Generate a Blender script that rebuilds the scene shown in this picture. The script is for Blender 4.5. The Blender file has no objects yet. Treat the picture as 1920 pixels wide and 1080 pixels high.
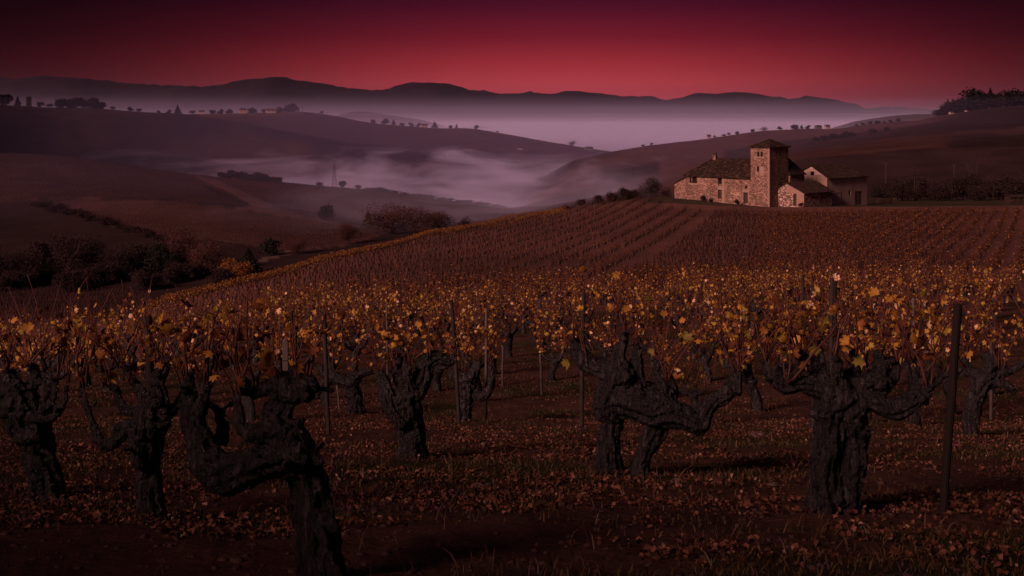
import bpy, bmesh, math, random
import numpy as np
from mathutils import Vector, Matrix, noise as mnoise

random.seed(7)
rng = np.random.default_rng(11)
SC = bpy.context.scene
COL = SC.collection
F = 2400.0      # focal length in 1920-wide picture units
CX, YH = 960.0, 214.0   # principal column and horizon row
R = math.radians

# ------------------------------------------------------------------ helpers
def tag(o, label=None, cat=None, group=None, kind=None):
    if label: o['label'] = label
    if cat: o['category'] = cat
    if group: o['group'] = group
    if kind: o['kind'] = kind
    return o

def empty(name, loc, rz=0.0, label=None, cat=None, group=None):
    o = bpy.data.objects.new(name, None)
    COL.objects.link(o)
    o.location = loc
    o.rotation_euler = (0, 0, rz)
    o.empty_display_size = 0.2
    return tag(o, label, cat, group)

def link(name, me, mat=None, parent=None):
    o = bpy.data.objects.new(name, me)
    COL.objects.link(o)
    if mat is not None and len(me.materials) == 0:
        me.materials.append(mat)
    if parent is not None:
        o.parent = parent
    return o

def np_mesh(name, verts, faces_list, smooth=False):
    """faces_list: list of (n,k) int arrays"""
    me = bpy.data.meshes.new(name)
    v = np.asarray(verts, dtype=np.float32).reshape(-1, 3)
    me.vertices.add(len(v))
    me.vertices.foreach_set('co', v.ravel())
    faces_list = [np.asarray(f, dtype=np.int32) for f in faces_list if len(f)]
    nl = sum(f.size for f in faces_list)
    nf = sum(len(f) for f in faces_list)
    me.loops.add(nl)
    me.polygons.add(nf)
    me.loops.foreach_set('vertex_index', np.concatenate([f.ravel() for f in faces_list]))
    starts, tot = [], 0
    for f in faces_list:
        starts.append(tot + np.arange(len(f)) * f.shape[1])
        tot += f.size
    me.polygons.foreach_set('loop_start', np.concatenate(starts).astype(np.int32))
    if smooth:
        me.polygons.foreach_set('use_smooth', np.ones(nf, dtype=bool))
    me.update(calc_edges=True)
    return me

class MB:
    """collects simple shapes and links them as one mesh object"""
    def __init__(s):
        s.v, s.f = [], []
    def add(s, vs, fs):
        b = len(s.v)
        s.v.extend([tuple(p) for p in vs])
        s.f.extend([tuple(b + i for i in f) for f in fs])
    def box(s, lo, hi, M=None):
        x0, y0, z0 = lo; x1, y1, z1 = hi
        vs = [(x0,y0,z0),(x1,y0,z0),(x1,y1,z0),(x0,y1,z0),(x0,y0,z1),(x1,y0,z1),(x1,y1,z1),(x0,y1,z1)]
        if M is not None: vs = [M @ Vector(p) for p in vs]
        s.add(vs, [(0,3,2,1),(4,5,6,7),(0,1,5,4),(1,2,6,5),(2,3,7,6),(3,0,4,7)])
    def tube(s, pts, rad, n=6, cap=True):
        pts = [Vector(p) for p in pts]
        if not hasattr(rad, '__len__'): rad = [rad] * len(pts)
        rings = []
        prev = None
        for i, p in enumerate(pts):
            d = (pts[min(i+1, len(pts)-1)] - pts[max(i-1, 0)])
            if d.length < 1e-9: d = Vector((0,0,1))
            d.normalize()
            if prev is None:
                a = d.orthogonal().normalized()
            else:
                a = (prev - d * prev.dot(d))
                a = a.normalized() if a.length > 1e-6 else d.orthogonal().normalized()
            prev = a
            b = d.cross(a)
            rings.append([p + (a*math.cos(2*math.pi*k/n) + b*math.sin(2*math.pi*k/n))*rad[i] for k in range(n)])
        vs = [q for r in rings for q in r]
        fs = []
        for i in range(len(pts)-1):
            for k in range(n):
                fs.append((i*n+k, i*n+(k+1)%n, (i+1)*n+(k+1)%n, (i+1)*n+k))
        if cap:
            fs.append(tuple(range(n-1, -1, -1)))
            fs.append(tuple((len(pts)-1)*n + k for k in range(n)))
        s.add(vs, fs)
    def mesh(s, name, smooth=False):
        me = bpy.data.meshes.new(name)
        me.from_pydata(s.v, [], s.f)
        if smooth:
            me.polygons.foreach_set('use_smooth', np.ones(len(me.polygons), dtype=bool))
        me.update()
        return me
    def build(s, name, mat, parent=None, smooth=False):
        return link(name, s.mesh(name, smooth), mat, parent)

def copy_tree(o, parent=None):
    c = o.copy()
    COL.objects.link(c)
    if parent is not None:
        c.parent = parent
    for ch in [q for q in o.children]:
        copy_tree(ch, c)
    return c

# ------------------------------------------------------------------ materials
def newmat(name):
    m = bpy.data.materials.new(name)
    m.use_nodes = True
    nt = m.node_tree
    b = nt.nodes['Principled BSDF']
    b.inputs['Roughness'].default_value = 0.9
    b.inputs['Specular IOR Level'].default_value = 0.15
    return m, nt, b

def nd(nt, typ, **kw):
    n = nt.nodes.new(typ)
    for k, v in kw.items():
        if k in n.inputs.keys() if isinstance(k, str) else False:
            n.inputs[k].default_value = v
        else:
            setattr(n, k, v)
    return n

def ramp(nt, fac, stops, interp='LINEAR'):
    n = nt.nodes.new('ShaderNodeValToRGB')
    cr = n.color_ramp
    cr.interpolation = interp
    while len(cr.elements) < len(stops): cr.elements.new(0.5)
    for e, (p, c) in zip(cr.elements, stops):
        e.position = p
        e.color = (c[0], c[1], c[2], 1) if hasattr(c, '__len__') else (c, c, c, 1)
    nt.links.new(fac, n.inputs['Fac'])
    return n.outputs['Color']

def noise(nt, vec, scale, detail=4.0, rough=0.6, dist=0.0):
    n = nt.nodes.new('ShaderNodeTexNoise')
    n.inputs['Scale'].default_value = scale
    n.inputs['Detail'].default_value = detail
    n.inputs['Roughness'].default_value = rough
    n.inputs['Distortion'].default_value = dist
    if vec is not None: nt.links.new(vec, n.inputs['Vector'])
    return n.outputs['Fac']

def mapping(nt, vec, scale=(1,1,1), rot=(0,0,0)):
    n = nt.nodes.new('ShaderNodeMapping')
    n.inputs['Scale'].default_value = scale
    n.inputs['Rotation'].default_value = rot
    nt.links.new(vec, n.inputs['Vector'])
    return n.outputs['Vector']

def mixc(nt, fac, a, b, mode='MIX'):
    n = nt.nodes.new('ShaderNodeMix')
    n.data_type = 'RGBA'
    n.blend_type = mode
    for sock, val in ((n.inputs[0], fac), (n.inputs[6], a), (n.inputs[7], b)):
        if hasattr(val, 'is_linked'):
            nt.links.new(val, sock)
        elif hasattr(val, '__len__'):
            sock.default_value = (val[0], val[1], val[2], 1)
        else:
            sock.default_value = val
    return n.outputs[2]

def math_n(nt, op, a, b=None, clamp=False):
    n = nt.nodes.new('ShaderNodeMath')
    n.operation = op
    n.use_clamp = clamp
    for i, v in enumerate((a, b)):
        if v is None: continue
        if hasattr(v, 'is_linked'): nt.links.new(v, n.inputs[i])
        else: n.inputs[i].default_value = v
    return n.outputs[0]

def bump(nt, h, strength=0.5, dist=0.02):
    n = nt.nodes.new('ShaderNodeBump')
    n.inputs['Strength'].default_value = strength
    n.inputs['Distance'].default_value = dist
    nt.links.new(h, n.inputs['Height'])
    return n.outputs['Normal']

def objco(nt):
    return nt.nodes.new('ShaderNodeTexCoord').outputs['Object']

def island(nt):
    return nt.nodes.new('ShaderNodeNewGeometry').outputs['Random Per Island']

def simple_mat(name, stops, scale=3.0, rough=0.9, bstr=0.4, bdist=0.02, detail=6, stretch=(1,1,1), spec=0.15):
    m, nt, b = newmat(name)
    v = mapping(nt, objco(nt), stretch)
    f = noise(nt, v, scale, detail)
    nt.links.new(ramp(nt, f, stops), b.inputs['Base Color'])
    b.inputs['Roughness'].default_value = rough
    b.inputs['Specular IOR Level'].default_value = spec
    if bstr > 0:
        nt.links.new(bump(nt, noise(nt, v, scale*2.3, detail), bstr, bdist), b.inputs['Normal'])
    return m

def leaf_mat(name, stops, translucent=0.35, rough=0.6, spot=(0.10, 0.03, 0.01)):
    m, nt, b = newmat(name)
    col = ramp(nt, island(nt), stops)
    f = noise(nt, objco(nt), 30.0, 3)
    col = mixc(nt, math_n(nt, 'MULTIPLY', f, 0.5), col, spot)
    nt.links.new(col, b.inputs['Base Color'])
    b.inputs['Roughness'].default_value = rough
    if translucent > 0:
        t = nt.nodes.new('ShaderNodeBsdfTranslucent')
        nt.links.new(col, t.inputs['Color'])
        mx = nt.nodes.new('ShaderNodeMixShader')
        mx.inputs[0].default_value = translucent
        nt.links.new(b.outputs[0], mx.inputs[1])
        nt.links.new(t.outputs[0], mx.inputs[2])
        nt.links.new(mx.outputs[0], nt.nodes['Material Output'].inputs['Surface'])
    return m

# ------------------------------------------------------------------ terrain
def PT(*a):
    return np.array(a, dtype=float)
KEYS = [
 (7,   [(0,954)]),
 (10,  [(0,872)]),
 (14,  [(0,817)]),
 (20,  [(0,776)]),
 (30,  [(-300,722),(0,710),(300,702),(600,692),(960,684),(1300,676),(1600,672),(1920,670)]),
 (40,  [(-300,730),(0,704),(200,676),(400,660),(600,642),(960,632),(1300,622),(1600,614),(1920,610)]),
 (55,  [(-300,790),(0,734),(200,690),(400,648),(600,612),(960,592),(1300,578),(1600,568),(1920,565)]),
 (75,  [(-300,800),(0,780),(200,700),(300,650),(450,618),(600,580),(960,555),(1300,545),(1920,533)]),
 (100, [(-300,800),(0,800),(150,740),(250,622),(300,598),(450,570),(600,545),(800,530),(960,522),(1190,514),(1920,498)]),
 (130, [(0,800),(150,760),(250,596),(300,570),(450,535),(600,508),(800,490),(960,480),(1190,472),(1920,462)]),
 (165, [(0,780),(150,740),(250,665),(300,630),(450,550),(600,490),(700,471),(800,455),(960,443),(1190,438),(1920,432)]),
 (200, [(0,740),(250,690),(450,600),(600,520),(700,482),(800,441),(960,420),(1190,408),(1300,410),(1920,405)]),
 (225, [(0,720),(450,620),(600,550),(700,505),(800,457),(960,409),(1190,390),(1300,394),(1450,394),(1920,391)]),
 (245, [(0,700),(450,620),(600,560),(800,490),(960,425),(1080,387),(1190,377),(1265,376),(1443,387),(1560,386),(1920,384)]),
 (265, [(0,680),(600,560),(800,510),(960,450),(1080,394),(1190,371),(1265,369),(1443,383),(1600,384),(1920,381)]),
 (300, [(0,640),(600,560),(960,480),(1100,420),(1190,385),(1265,371),(1443,378),(1600,380),(1920,378)]),
 (350, [(0,580),(200,580),(400,570),(600,540),(960,500),(1190,440),(1300,390),(1443,378),(1600,376),(1920,374)]),
 (400, [(0,546),(250,544),(400,540),(600,510),(800,490),(960,480),(1190,440),(1300,400),(1443,380),(1600,372),(1920,368)]),
 (500, [(0,500),(200,478),(400,468),(600,462),(800,448),(960,438),(1190,410),(1443,365),(1600,350),(1920,345)]),
 (650, [(0,425),(200,415),(400,415),(600,425),(800,425),(960,415),(1190,385),(1300,355),(1443,315),(1500,295),(1600,285),(1720,275),(1920,262)]),
 (750, [(0,388),(100,378),(200,374),(300,373),(400,378),(500,388),(600,400),(700,415),(800,408),(960,405),(1190,365),(1300,335),(1400,305),(1480,288),(1600,270),(1720,258),(1820,250),(1920,243)]),
 (850, [(0,335),(250,342),(400,356),(560,370),(700,382),(850,395),(960,402),(1190,352),(1300,325),(1480,285),(1600,268),(1720,248),(1820,237),(1920,228)]),
 (950, [(-300,285),(0,288),(100,292),(250,312),(400,330),(560,345),(700,357),(850,378),(960,394),(1130,372),(1190,350),(1300,312),(1480,278),(1600,258),(1720,234),(1820,222),(1920,210)]),
 (1100,[(0,322),(400,360),(600,377),(800,394),(960,398),(1070,340),(1130,322),(1200,306),(1300,290),(1420,272),(1500,262),(1600,250),(1700,233),(1760,220),(1850,206),(1920,200)]),
 (1250,[(0,300),(400,335),(700,355),(900,360),(1000,345),(1070,303),(1130,290),(1230,273),(1330,260),(1420,247),(1500,243),(1600,242),(1700,232),(1760,216),(1850,202),(1920,196),(2300,180)]),
 (1500,[(-300,190),(0,196),(200,203),(340,214),(480,234),(620,262),(760,290),(860,300),(1010,319),(1070,320),(1130,320),(1230,310),(1330,300),(1500,280),(1700,255),(1920,230)]),
 (1700,[(0,225),(340,235),(480,240),(620,262),(760,280),(860,300),(1010,315),(1130,310),(1300,300),(1500,285),(1920,260)]),
 (2000,[(-300,206),(0,210),(350,214),(480,211),(560,208),(620,216),(690,230),(820,240),(880,240),(960,253),(1060,272),(1130,284),(1180,290),(1300,292),(1450,275),(1540,246),(1610,236),(1680,228),(1800,225),(1920,220)]),
 (2600,[(0,283),(1400,283),(1500,272),(1920,250)]),
 (3000,[(0,274),(1400,274),(1480,262),(1560,240),(1600,227),(1680,216),(1740,213),(1800,214),(1920,212)]),
 (3600,[(0,264)]),
 (4300,[(0,256),(540,256),(590,240),(630,216),(660,208),(690,209),(730,216),(790,224),(850,240),(880,238),(910,235),(950,246),(990,254)]),
 (5000,[(0,250)]),
 (6500,[(0,236)]),
 (7300,[(0,196),(100,190),(200,204),(320,196),(420,200),(500,186),(600,204),(720,200),(820,192),(900,206),(1040,200),(1140,208),(1300,204),(1420,214),(1520,210),(1620,222),(1920,224)]),
 (8200,[(-300,150),(0,146),(40,146),(130,145),(210,159),(320,162),(380,159),(430,147),(470,143),(520,143),(560,154),(640,164),(720,175),(770,162),(820,159),(860,166),(925,177),(975,174),(1040,177),(1060,173),(1140,179),(1200,185),(1280,187),(1310,178),(1340,182),(1420,180),(1470,190),(1520,188),(1580,195),(1620,207),(1680,214),(1920,216)]),
 (10000,[(0,190),(1920,214)]),
 (12000,[(0,195),(1500,210),(1620,208),(1700,204),(1760,210),(1920,206)]),
 (14000,[(0,214)]),
]
PXG = np.arange(-1500, 3421, 10.0)
YG = np.exp(np.linspace(math.log(5.0), math.log(14000.0), 520))
def _table():
    ly = np.log(np.array([k[0] for k in KEYS], dtype=float))
    Z = np.array([-(np.interp(PXG, [p[0] for p in k[1]], [p[1] for p in k[1]]) - YH) / F * k[0] for k in KEYS])
    out = np.empty((len(YG), len(PXG)))
    lg = np.log(YG)
    # monotone cubic (Fritsch-Carlson style) along distance, in metres against log distance
    Yk = np.array([k[0] for k in KEYS], dtype=float)
    h = np.diff(Yk)[:, None]
    d = np.diff(Z, axis=0) / h
    m = np.zeros_like(Z)
    m[1:-1] = np.where(d[:-1]*d[1:] > 0, 2*d[:-1]*d[1:]/np.where(np.abs(d[:-1]+d[1:]) < 1e-12, 1, d[:-1]+d[1:]), 0)
    m[0], m[-1] = d[0], d[-1]
    idx = np.clip(np.searchsorted(Yk, YG) - 1, 0, len(Yk)-2)
    for i, (y, k) in enumerate(zip(YG, idx)):
        hh = Yk[k+1] - Yk[k]
        s = min(max((y - Yk[k]) / hh, -0.6), 1)
        if y < Yk[0]:
            out[i] = -0.8 - 0.194*y
            continue
        h00, h10 = 2*s**3-3*s**2+1, s**3-2*s**2+s
        h01, h11 = -2*s**3+3*s**2, s**3-s**2
        out[i] = h00*Z[k] + h10*hh*m[k] + h01*Z[k+1] + h11*hh*m[k+1]
    ker = np.array([1, 2, 3, 2, 1.0]); ker /= ker.sum()
    pad = np.pad(out, ((0,0),(2,2)), mode='edge')
    out = sum(ker[j]*pad[:, j:j+out.shape[1]] for j in range(5))
    return out
TAB = _table()
SUN_AZ = R(43)      # measured from straight behind the camera towards the left
SUN_EL = R(24)
SH = np.array([-math.sin(SUN_AZ), -math.cos(SUN_AZ)])   # horizontal direction to the sun

def sstep(a, b, x):
    t = np.clip((x - a) / (b - a), 0, 1)
    return t*t*(3-2*t)

def vnoise(x, y, seed=0):
    xi, yi = np.floor(x).astype(np.int64), np.floor(y).astype(np.int64)
    fx, fy = x - xi, y - yi
    fx, fy = fx*fx*(3-2*fx), fy*fy*(3-2*fy)
    def h(a, b):
        n = (a*374761393 + b*668265263 + seed*1442695041) & 0xffffffff
        n = ((n ^ (n >> 13)) * 1274126177) & 0xffffffff
        return ((n ^ (n >> 16)) & 0xffff) / 65535.0
    return (h(xi,yi)*(1-fx)+h(xi+1,yi)*fx)*(1-fy) + (h(xi,yi+1)*(1-fx)+h(xi+1,yi+1)*fx)*fy - 0.5

def fbm(x, y, octv=4, seed=0):
    s, a = 0, 1.0
    for o in range(octv):
        s = s + a*vnoise(x*2**o, y*2**o, seed+o)
        a *= 0.5
    return s

def gz(x, y):
    """height of the ground at (x, y); arrays or numbers"""
    x = np.asarray(x, dtype=float); y = np.asarray(y, dtype=float)
    sc = x.ndim == 0
    x, y = np.atleast_1d(x), np.atleast_1d(y)
    ys = np.clip(y, 5.0, 13990.0)
    px = np.clip(CX + F*x/ys, PXG[0], PXG[-1]-0.01)
    fi = np.clip(np.log(ys/YG[0]) / math.log(YG[1]/YG[0]), 0, len(YG)-1.001)
    i = fi.astype(int); fi = fi - i
    fj = (px - PXG[0]) / 10.0
    j = fj.astype(int); fj = fj - j
    z = (TAB[i,j]*(1-fj)+TAB[i,j+1]*fj)*(1-fi) + (TAB[i+1,j]*(1-fj)+TAB[i+1,j+1]*fj)*fi
    near = -0.8 - 0.194*np.clip(y, -60, 60)
    z = np.where(y < 5, near, z)
    ang = np.degrees(np.arctan2(np.abs(x), y))
    b = sstep(48, 66, ang)
    z = z*(1-b) + near*b
    w = x*SH[0] + y*SH[1]
    tt = x*SH[1] - y*SH[0]
    z = z + 3.6*np.exp(-((w-7.2)/3.2)**2)*np.exp(-(tt/34)**4)      # unseen bank added left of the frame to shade the foreground
    z = z + np.clip((-tt-5.5)*.75, 0, 15)*sstep(-3.0, -7.0, y - 0.15*np.abs(x))*(1-sstep(60, 160, np.hypot(x, y)))    # unseen rise added behind the camera to block sky light on the near soil
    la = np.degrees(np.arctan2(-x, y))
    z = z + 640*np.exp(-((x+1280)/450)**2-((y-560)/640)**2)*sstep(24.5, 34, la)    # unseen mountain added outside the frame to keep sun off the left hills
    r = np.hypot(x, y)
    z = z + 0.05*fbm(x*2.6, y*2.6, 4, 3)*np.clip(40/np.maximum(r, 1), 0, 1)
    z = z + sstep(420, 900, r)*fbm(x/90, y/90, 4, 9)*3.0*np.clip(1-np.abs(r-1100)/9000, 0.2, 1)
    z = z + sstep(5200, 7500, r)*(fbm(x/700, y/500, 5, 21)*40 + (0.25-np.abs(fbm(x/330, y/420, 5, 27)))*62 + fbm(x/55, y/55, 2, 29)*7)
    return float(z[0]) if sc else z

def at(px, Y, dz=0.0):
    """the ground point seen in picture column px at distance Y"""
    x = (px - CX)/F*Y
    return Vector((x, Y, gz(x, Y) + dz))
def pix(px, py, Y):
    return Vector(((px-CX)/F*Y, Y, -(py-YH)/F*Y))
# ------------------------------------------------------------------ camera, sky, sun
cam = bpy.data.cameras.new('camera')
cam.lens = 45.0
cam.sensor_width = 36.0
cam.shift_y = -(540.0 - YH)/1920.0
cam.clip_start = 0.1
cam.clip_end = 40000
co = bpy.data.objects.new('camera', cam)
COL.objects.link(co)
co.rotation_euler = (R(90), 0, 0)
SC.camera = co

def lin(c):
    return tuple((v/255/12.92 if v/255 <= 0.04045 else ((v/255+0.055)/1.055)**2.4) for v in c)

W = bpy.data.worlds.new('World')
SC.world = W
W.use_nodes = True
nt = W.node_tree
bg = nt.nodes['Background']
gen = nt.nodes.new('ShaderNodeTexCoord').outputs['Generated']
sep = nt.nodes.new('ShaderNodeSeparateXYZ')
nt.links.new(gen, sep.inputs[0])
x_, y_, z_ = sep.outputs
hor = math_n(nt, 'SQRT', math_n(nt, 'ADD', math_n(nt, 'MULTIPLY', x_, x_), math_n(nt, 'MULTIPLY', y_, y_)))
v_ = math_n(nt, 'DIVIDE', z_, math_n(nt, 'MAXIMUM', hor, 0.001))
az = math_n(nt, 'ARCTAN2', x_, y_)       # 0 straight ahead, positive to the right
glow = ramp(nt, math_n(nt, 'MULTIPLY', v_, 4.0, True), [
    (0.00, lin((136, 48, 60))), (0.05, lin((158, 53, 61))), (0.10, lin((167, 56, 62))), (0.16, lin((150, 42, 50))),
    (0.24, lin((112, 24, 38))), (0.34, lin((72, 12, 33))), (0.46, lin((46, 7, 28))), (0.9, lin((40, 9, 34)))])
da = math_n(nt, 'SUBTRACT', az, 0.05)
g = math_n(nt, 'POWER', 2.71828, math_n(nt, 'MULTIPLY', math_n(nt, 'MULTIPLY', da, da), -1.0/(0.262**2)))
# the glow spreads wider a little above the horizon than the bright core
g = math_n(nt, 'ADD', math_n(nt, 'MULTIPLY', g, 0.98), 0.02)
glowc = mixc(nt, 1.0, glow, g, 'MULTIPLY')
# the high dome and the sky behind the camera: pale mauve dusk light
dome = ramp(nt, math_n(nt, 'ADD', math_n(nt, 'MULTIPLY', z_, 0.5), 0.5, True), [
    (0.45, (0.004, 0.002, 0.003)), (0.5, (0.015, 0.006, 0.010)), (0.60, (0.038, 0.013, 0.022)), (0.75, (0.044, 0.016, 0.032)), (1.0, (0.042, 0.017, 0.037))])
up = math_n(nt, 'MAXIMUM', ramp(nt, z_, [(0.12, 0.0), (0.42, 1.0)], 'EASE'),
            ramp(nt, math_n(nt, 'ABSOLUTE', az), [(0.52, 0.0), (0.56, 0.0), (0.95, 1.0)], 'EASE'))
sky = mixc(nt, up, glowc, dome)
nt.links.new(sky, bg.inputs['Color'])
bg.inputs['Strength'].default_value = 1.0
W.cycles.sampling_method = 'AUTOMATIC'

sun = bpy.data.lights.new('sun', 'SUN')
sun.energy = 5.0
sun.angle = R(17)
sun.color = (1.0, 0.53, 0.45)
so = bpy.data.objects.new('sun', sun)
COL.objects.link(so)
sd = Vector((SH[0]*math.cos(SUN_EL), SH[1]*math.cos(SUN_EL), math.sin(SUN_EL)))
so.rotation_euler = (-sd).to_track_quat('-Z', 'Y').to_euler()
so.location = (-20, -20, 40)

SC.view_settings.view_transform = 'Standard'
SC.view_settings.look = 'None'
SC.view_settings.exposure = 0.0
SC.view_settings.gamma = 1.0
SC.view_settings.use_curve_mapping = False
SC.render.engine = 'CYCLES'
cy = SC.cycles
cy.use_denoising = True
cy.max_bounces = 6
cy.diffuse_bounces = 2
cy.glossy_bounces = 1
cy.transmission_bounces = 3
cy.volume_bounces = 4
cy.transparent_max_bounces = 64
cy.volume_step_rate = 1.0
cy.volume_max_steps = 256
cy.sample_clamp_indirect = 2.0
cy.use_adaptive_sampling = True
cy.adaptive_threshold = 0.015

PLOTS = {
 'low': [(-80,545),(0,545),(130,541),(290,541),(235,568),(190,604),(-80,604)],
 'light': [(88,377),(160,374),(250,373),(330,376),(420,389),(520,406),(700,430),(712,442),(640,462),(540,470),(400,450),(280,445),(215,425),(140,397)],
 'upper': [(-80,280),(0,287),(100,291),(250,311),(365,333),(430,362),(470,386),(440,388),(330,372),(250,369),(88,372),(-80,384)],
 'right': [(405,336),(470,338),(560,346),(700,358),(850,379),(965,397),(965,420),(720,424),(560,404),(480,372)],
 'track': [(362,331),(400,336),(480,372),(556,404),(700,427),(700,431),(520,405),(440,389),(472,387),(430,362)],
 'lane': [(482,488),(500,480),(548,470),(556,473),(505,487),(488,491)],
}
def in_poly(px, py, poly):
    p = np.array(poly, float); x0, y0 = p[:,0], p[:,1]; x1, y1 = np.roll(x0,-1), np.roll(y0,-1)
    r_ = np.zeros(len(px), bool)
    for a, b, c, d in zip(x0,y0,x1,y1):
        cond = ((b > py) != (d > py)) & (px < (c-a)*(py-b)/(d-b+1e-12)+a)
        r_ ^= cond
    return r_
# ------------------------------------------------------------------ the ground sheet
def build_ground():
    th = np.concatenate([np.radians(np.linspace(-180, -40, 71)[:-1]),
                         np.radians(np.linspace(-40, -25, 26)[:-1]),
                         np.radians(np.linspace(-25, 25, 401)),
                         np.radians(np.linspace(25, 40, 26)[1:]),
                         np.radians(np.linspace(40, 180, 71)[1:-1])])
    rr = np.exp(np.linspace(math.log(0.6), math.log(14500), 620))
    T, Rr = np.meshgrid(th, rr)
    X, Y = Rr*np.sin(T), Rr*np.cos(T)
    Z = gz(X.ravel(), Y.ravel())
    V = np.column_stack([X.ravel(), Y.ravel(), Z])
    n, m = len(rr), len(th)
    i, j = np.meshgrid(np.arange(n-1), np.arange(m), indexing='ij')
    j2 = (j+1) % m
    Q = np.column_stack([(i*m+j).ravel(), (i*m+j2).ravel(), ((i+1)*m+j2).ravel(), ((i+1)*m+j).ravel()])
    Q = Q[:, ::-1]
    c = len(V)
    V = np.vstack([V, [0, 0, gz(0, 0)]])
    tri = np.column_stack([np.full(m, c), np.arange(m), (np.arange(m)+1) % m])[:, ::-1]
    me = np_mesh('ground', V, [Q, tri], smooth=True)
    # what grows or lies where: one land cover colour per vertex
    x, y = V[:, 0], V[:, 1]
    ys = np.maximum(y, 0.1)
    px = CX + F*x/ys
    r = np.hypot(x, y)
    def C(*c): return np.array(c, dtype=float)
    soil = C(.050,.024,.018); turf = C(.020,.022,.008); slope = C(.098,.046,.037)
    field = C(.058,.028,.025); fieldd = C(.042,.020,.018); wood = C(.018,.010,.010); mead = C(.070,.034,.030)
    col = np.tile(soil, (len(V), 1))
    def put(mask, c):
        mk = np.clip(mask, 0, 1)[:, None]
        col[:] = col*(1-mk) + c*mk
    n1 = fbm(x*0.5, y*0.5, 4, 5); n2 = fbm(x/60, y/60, 4, 15); n3 = fbm(x/260, y/260, 4, 17)
    put(sstep(-0.05, 0.35, fbm(x*0.9, y*0.9, 3, 41))*(r < 60)*0.85, turf)
    put((y > 55)*1.0*(y < 330), slope)
    # farm yard and the grass strip before the house
    py = YH - F*V[:,2]/ys
    put(sstep(1180, 1230, px)*sstep(236, 240, y)*(y < 420)*0.9, C(.028,.026,.014))
    put((px > 1440)*sstep(234.2, 234.8, y)*(1-sstep(237.0, 237.8, y))*0.8, C(.12,.075,.06))
    far = sstep(300, 330, y)
    put(far*(px < 1235), wood)
    put((y > 780)*(y < 1000)*(px < 1250), fieldd*.8)
    put((y > 1000)*(y < 5500)*1.0, np.array(mead)*0.45)
    put((y > 1000)*(y < 5500)*sstep(0.0, 0.12, n3), mead*.75)
    put((y > 1000)*(y < 5500)*sstep(0.10, 0.2, fbm(x/180, y/300, 3, 33)), wood*1.2)
    jx, jy = px + n1*3, py + n1*2
    put(in_poly(jx, jy, PLOTS['low'])*(y > 300)*(y < 420)*1.0, field*.7)
    put(in_poly(jx, jy, PLOTS['light'])*(y > 470)*(y < 800)*1.0, field)
    put(in_poly(jx, jy, PLOTS['upper'])*(y > 745)*(y < 1000)*1.0, fieldd)
    put(in_poly(jx, jy, PLOTS['right'])*(y > 690)*(y < 1000)*1.0, fieldd*C(1.25,1.1,1.1))
    put(in_poly(jx, jy, PLOTS['track'])*(y > 640)*(y < 1000)*1.0, field*1.1)
    put(in_poly(px, py, PLOTS['lane'])*(y > 380)*(y < 700)*1.0, C(.09,.055,.05))
    put((px > 1235)*(y > 420)*(y < 1400)*1.0, mead*.8)
    put((px > 1235)*(y > 420)*(y < 640)*1.0, wood*1.6)
    put((px > 1380)*(y > 655)*(y < 760)*1.0, field*.75)
    put((px > 1360)*(y > 765)*(y < 1100)*sstep(-.12, .05, n3), wood*1.4)
    put(sstep(1730, 1800, px+n2*60)*(y > 780)*1.0*(y < 1600), wood)
    put(sstep(1760, 1800, px+n2*60)*(y > 500)*1.0*(y < 1600)*sstep(-.1, .1, n2+.05), wood)
    put(sstep(5500, 6500, y), C(.013,.007,.012))
    ca = me.color_attributes.new('cover', 'FLOAT_COLOR', 'POINT')
    ca.data.foreach_set('color', np.column_stack([col, np.ones(len(col))]).astype(np.float32).ravel())
    m_, nt, b = newmat('earth')
    a = nt.nodes.new('ShaderNodeAttribute'); a.attribute_name = 'cover'
    co_ = objco(nt)
    f = noise(nt, co_, 1.7, 9, 0.7)
    f2 = noise(nt, co_, 14.0, 6, 0.7)
    f3 = noise(nt, co_, 0.045, 7, 0.65)
    c1 = mixc(nt, 1.0, a.outputs['Color'], ramp(nt, f, [(0.3, .55), (0.7, 1.45)]), 'MULTIPLY')
    c1 = mixc(nt, 1.0, c1, ramp(nt, f3, [(0.3, .65), (0.7, 1.35)]), 'MULTIPLY')
    c1 = mixc(nt, 1.0, c1, ramp(nt, f2, [(0.3, .6), (0.7, 1.4)]), 'MULTIPLY')
    nt.links.new(c1, b.inputs['Base Color'])
    b.inputs['Roughness'].default_value = 1.0
    b.inputs['Specular IOR Level'].default_value = 0.05
    nt.links.new(bump(nt, f2, 0.9, 0.05), b.inputs['Normal'])
    g = link('ground', me, m_)
    tag(g, 'brown vineyard soil running down into the valley and up to far hills', None, None, 'structure')
    return g
build_ground()

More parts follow.
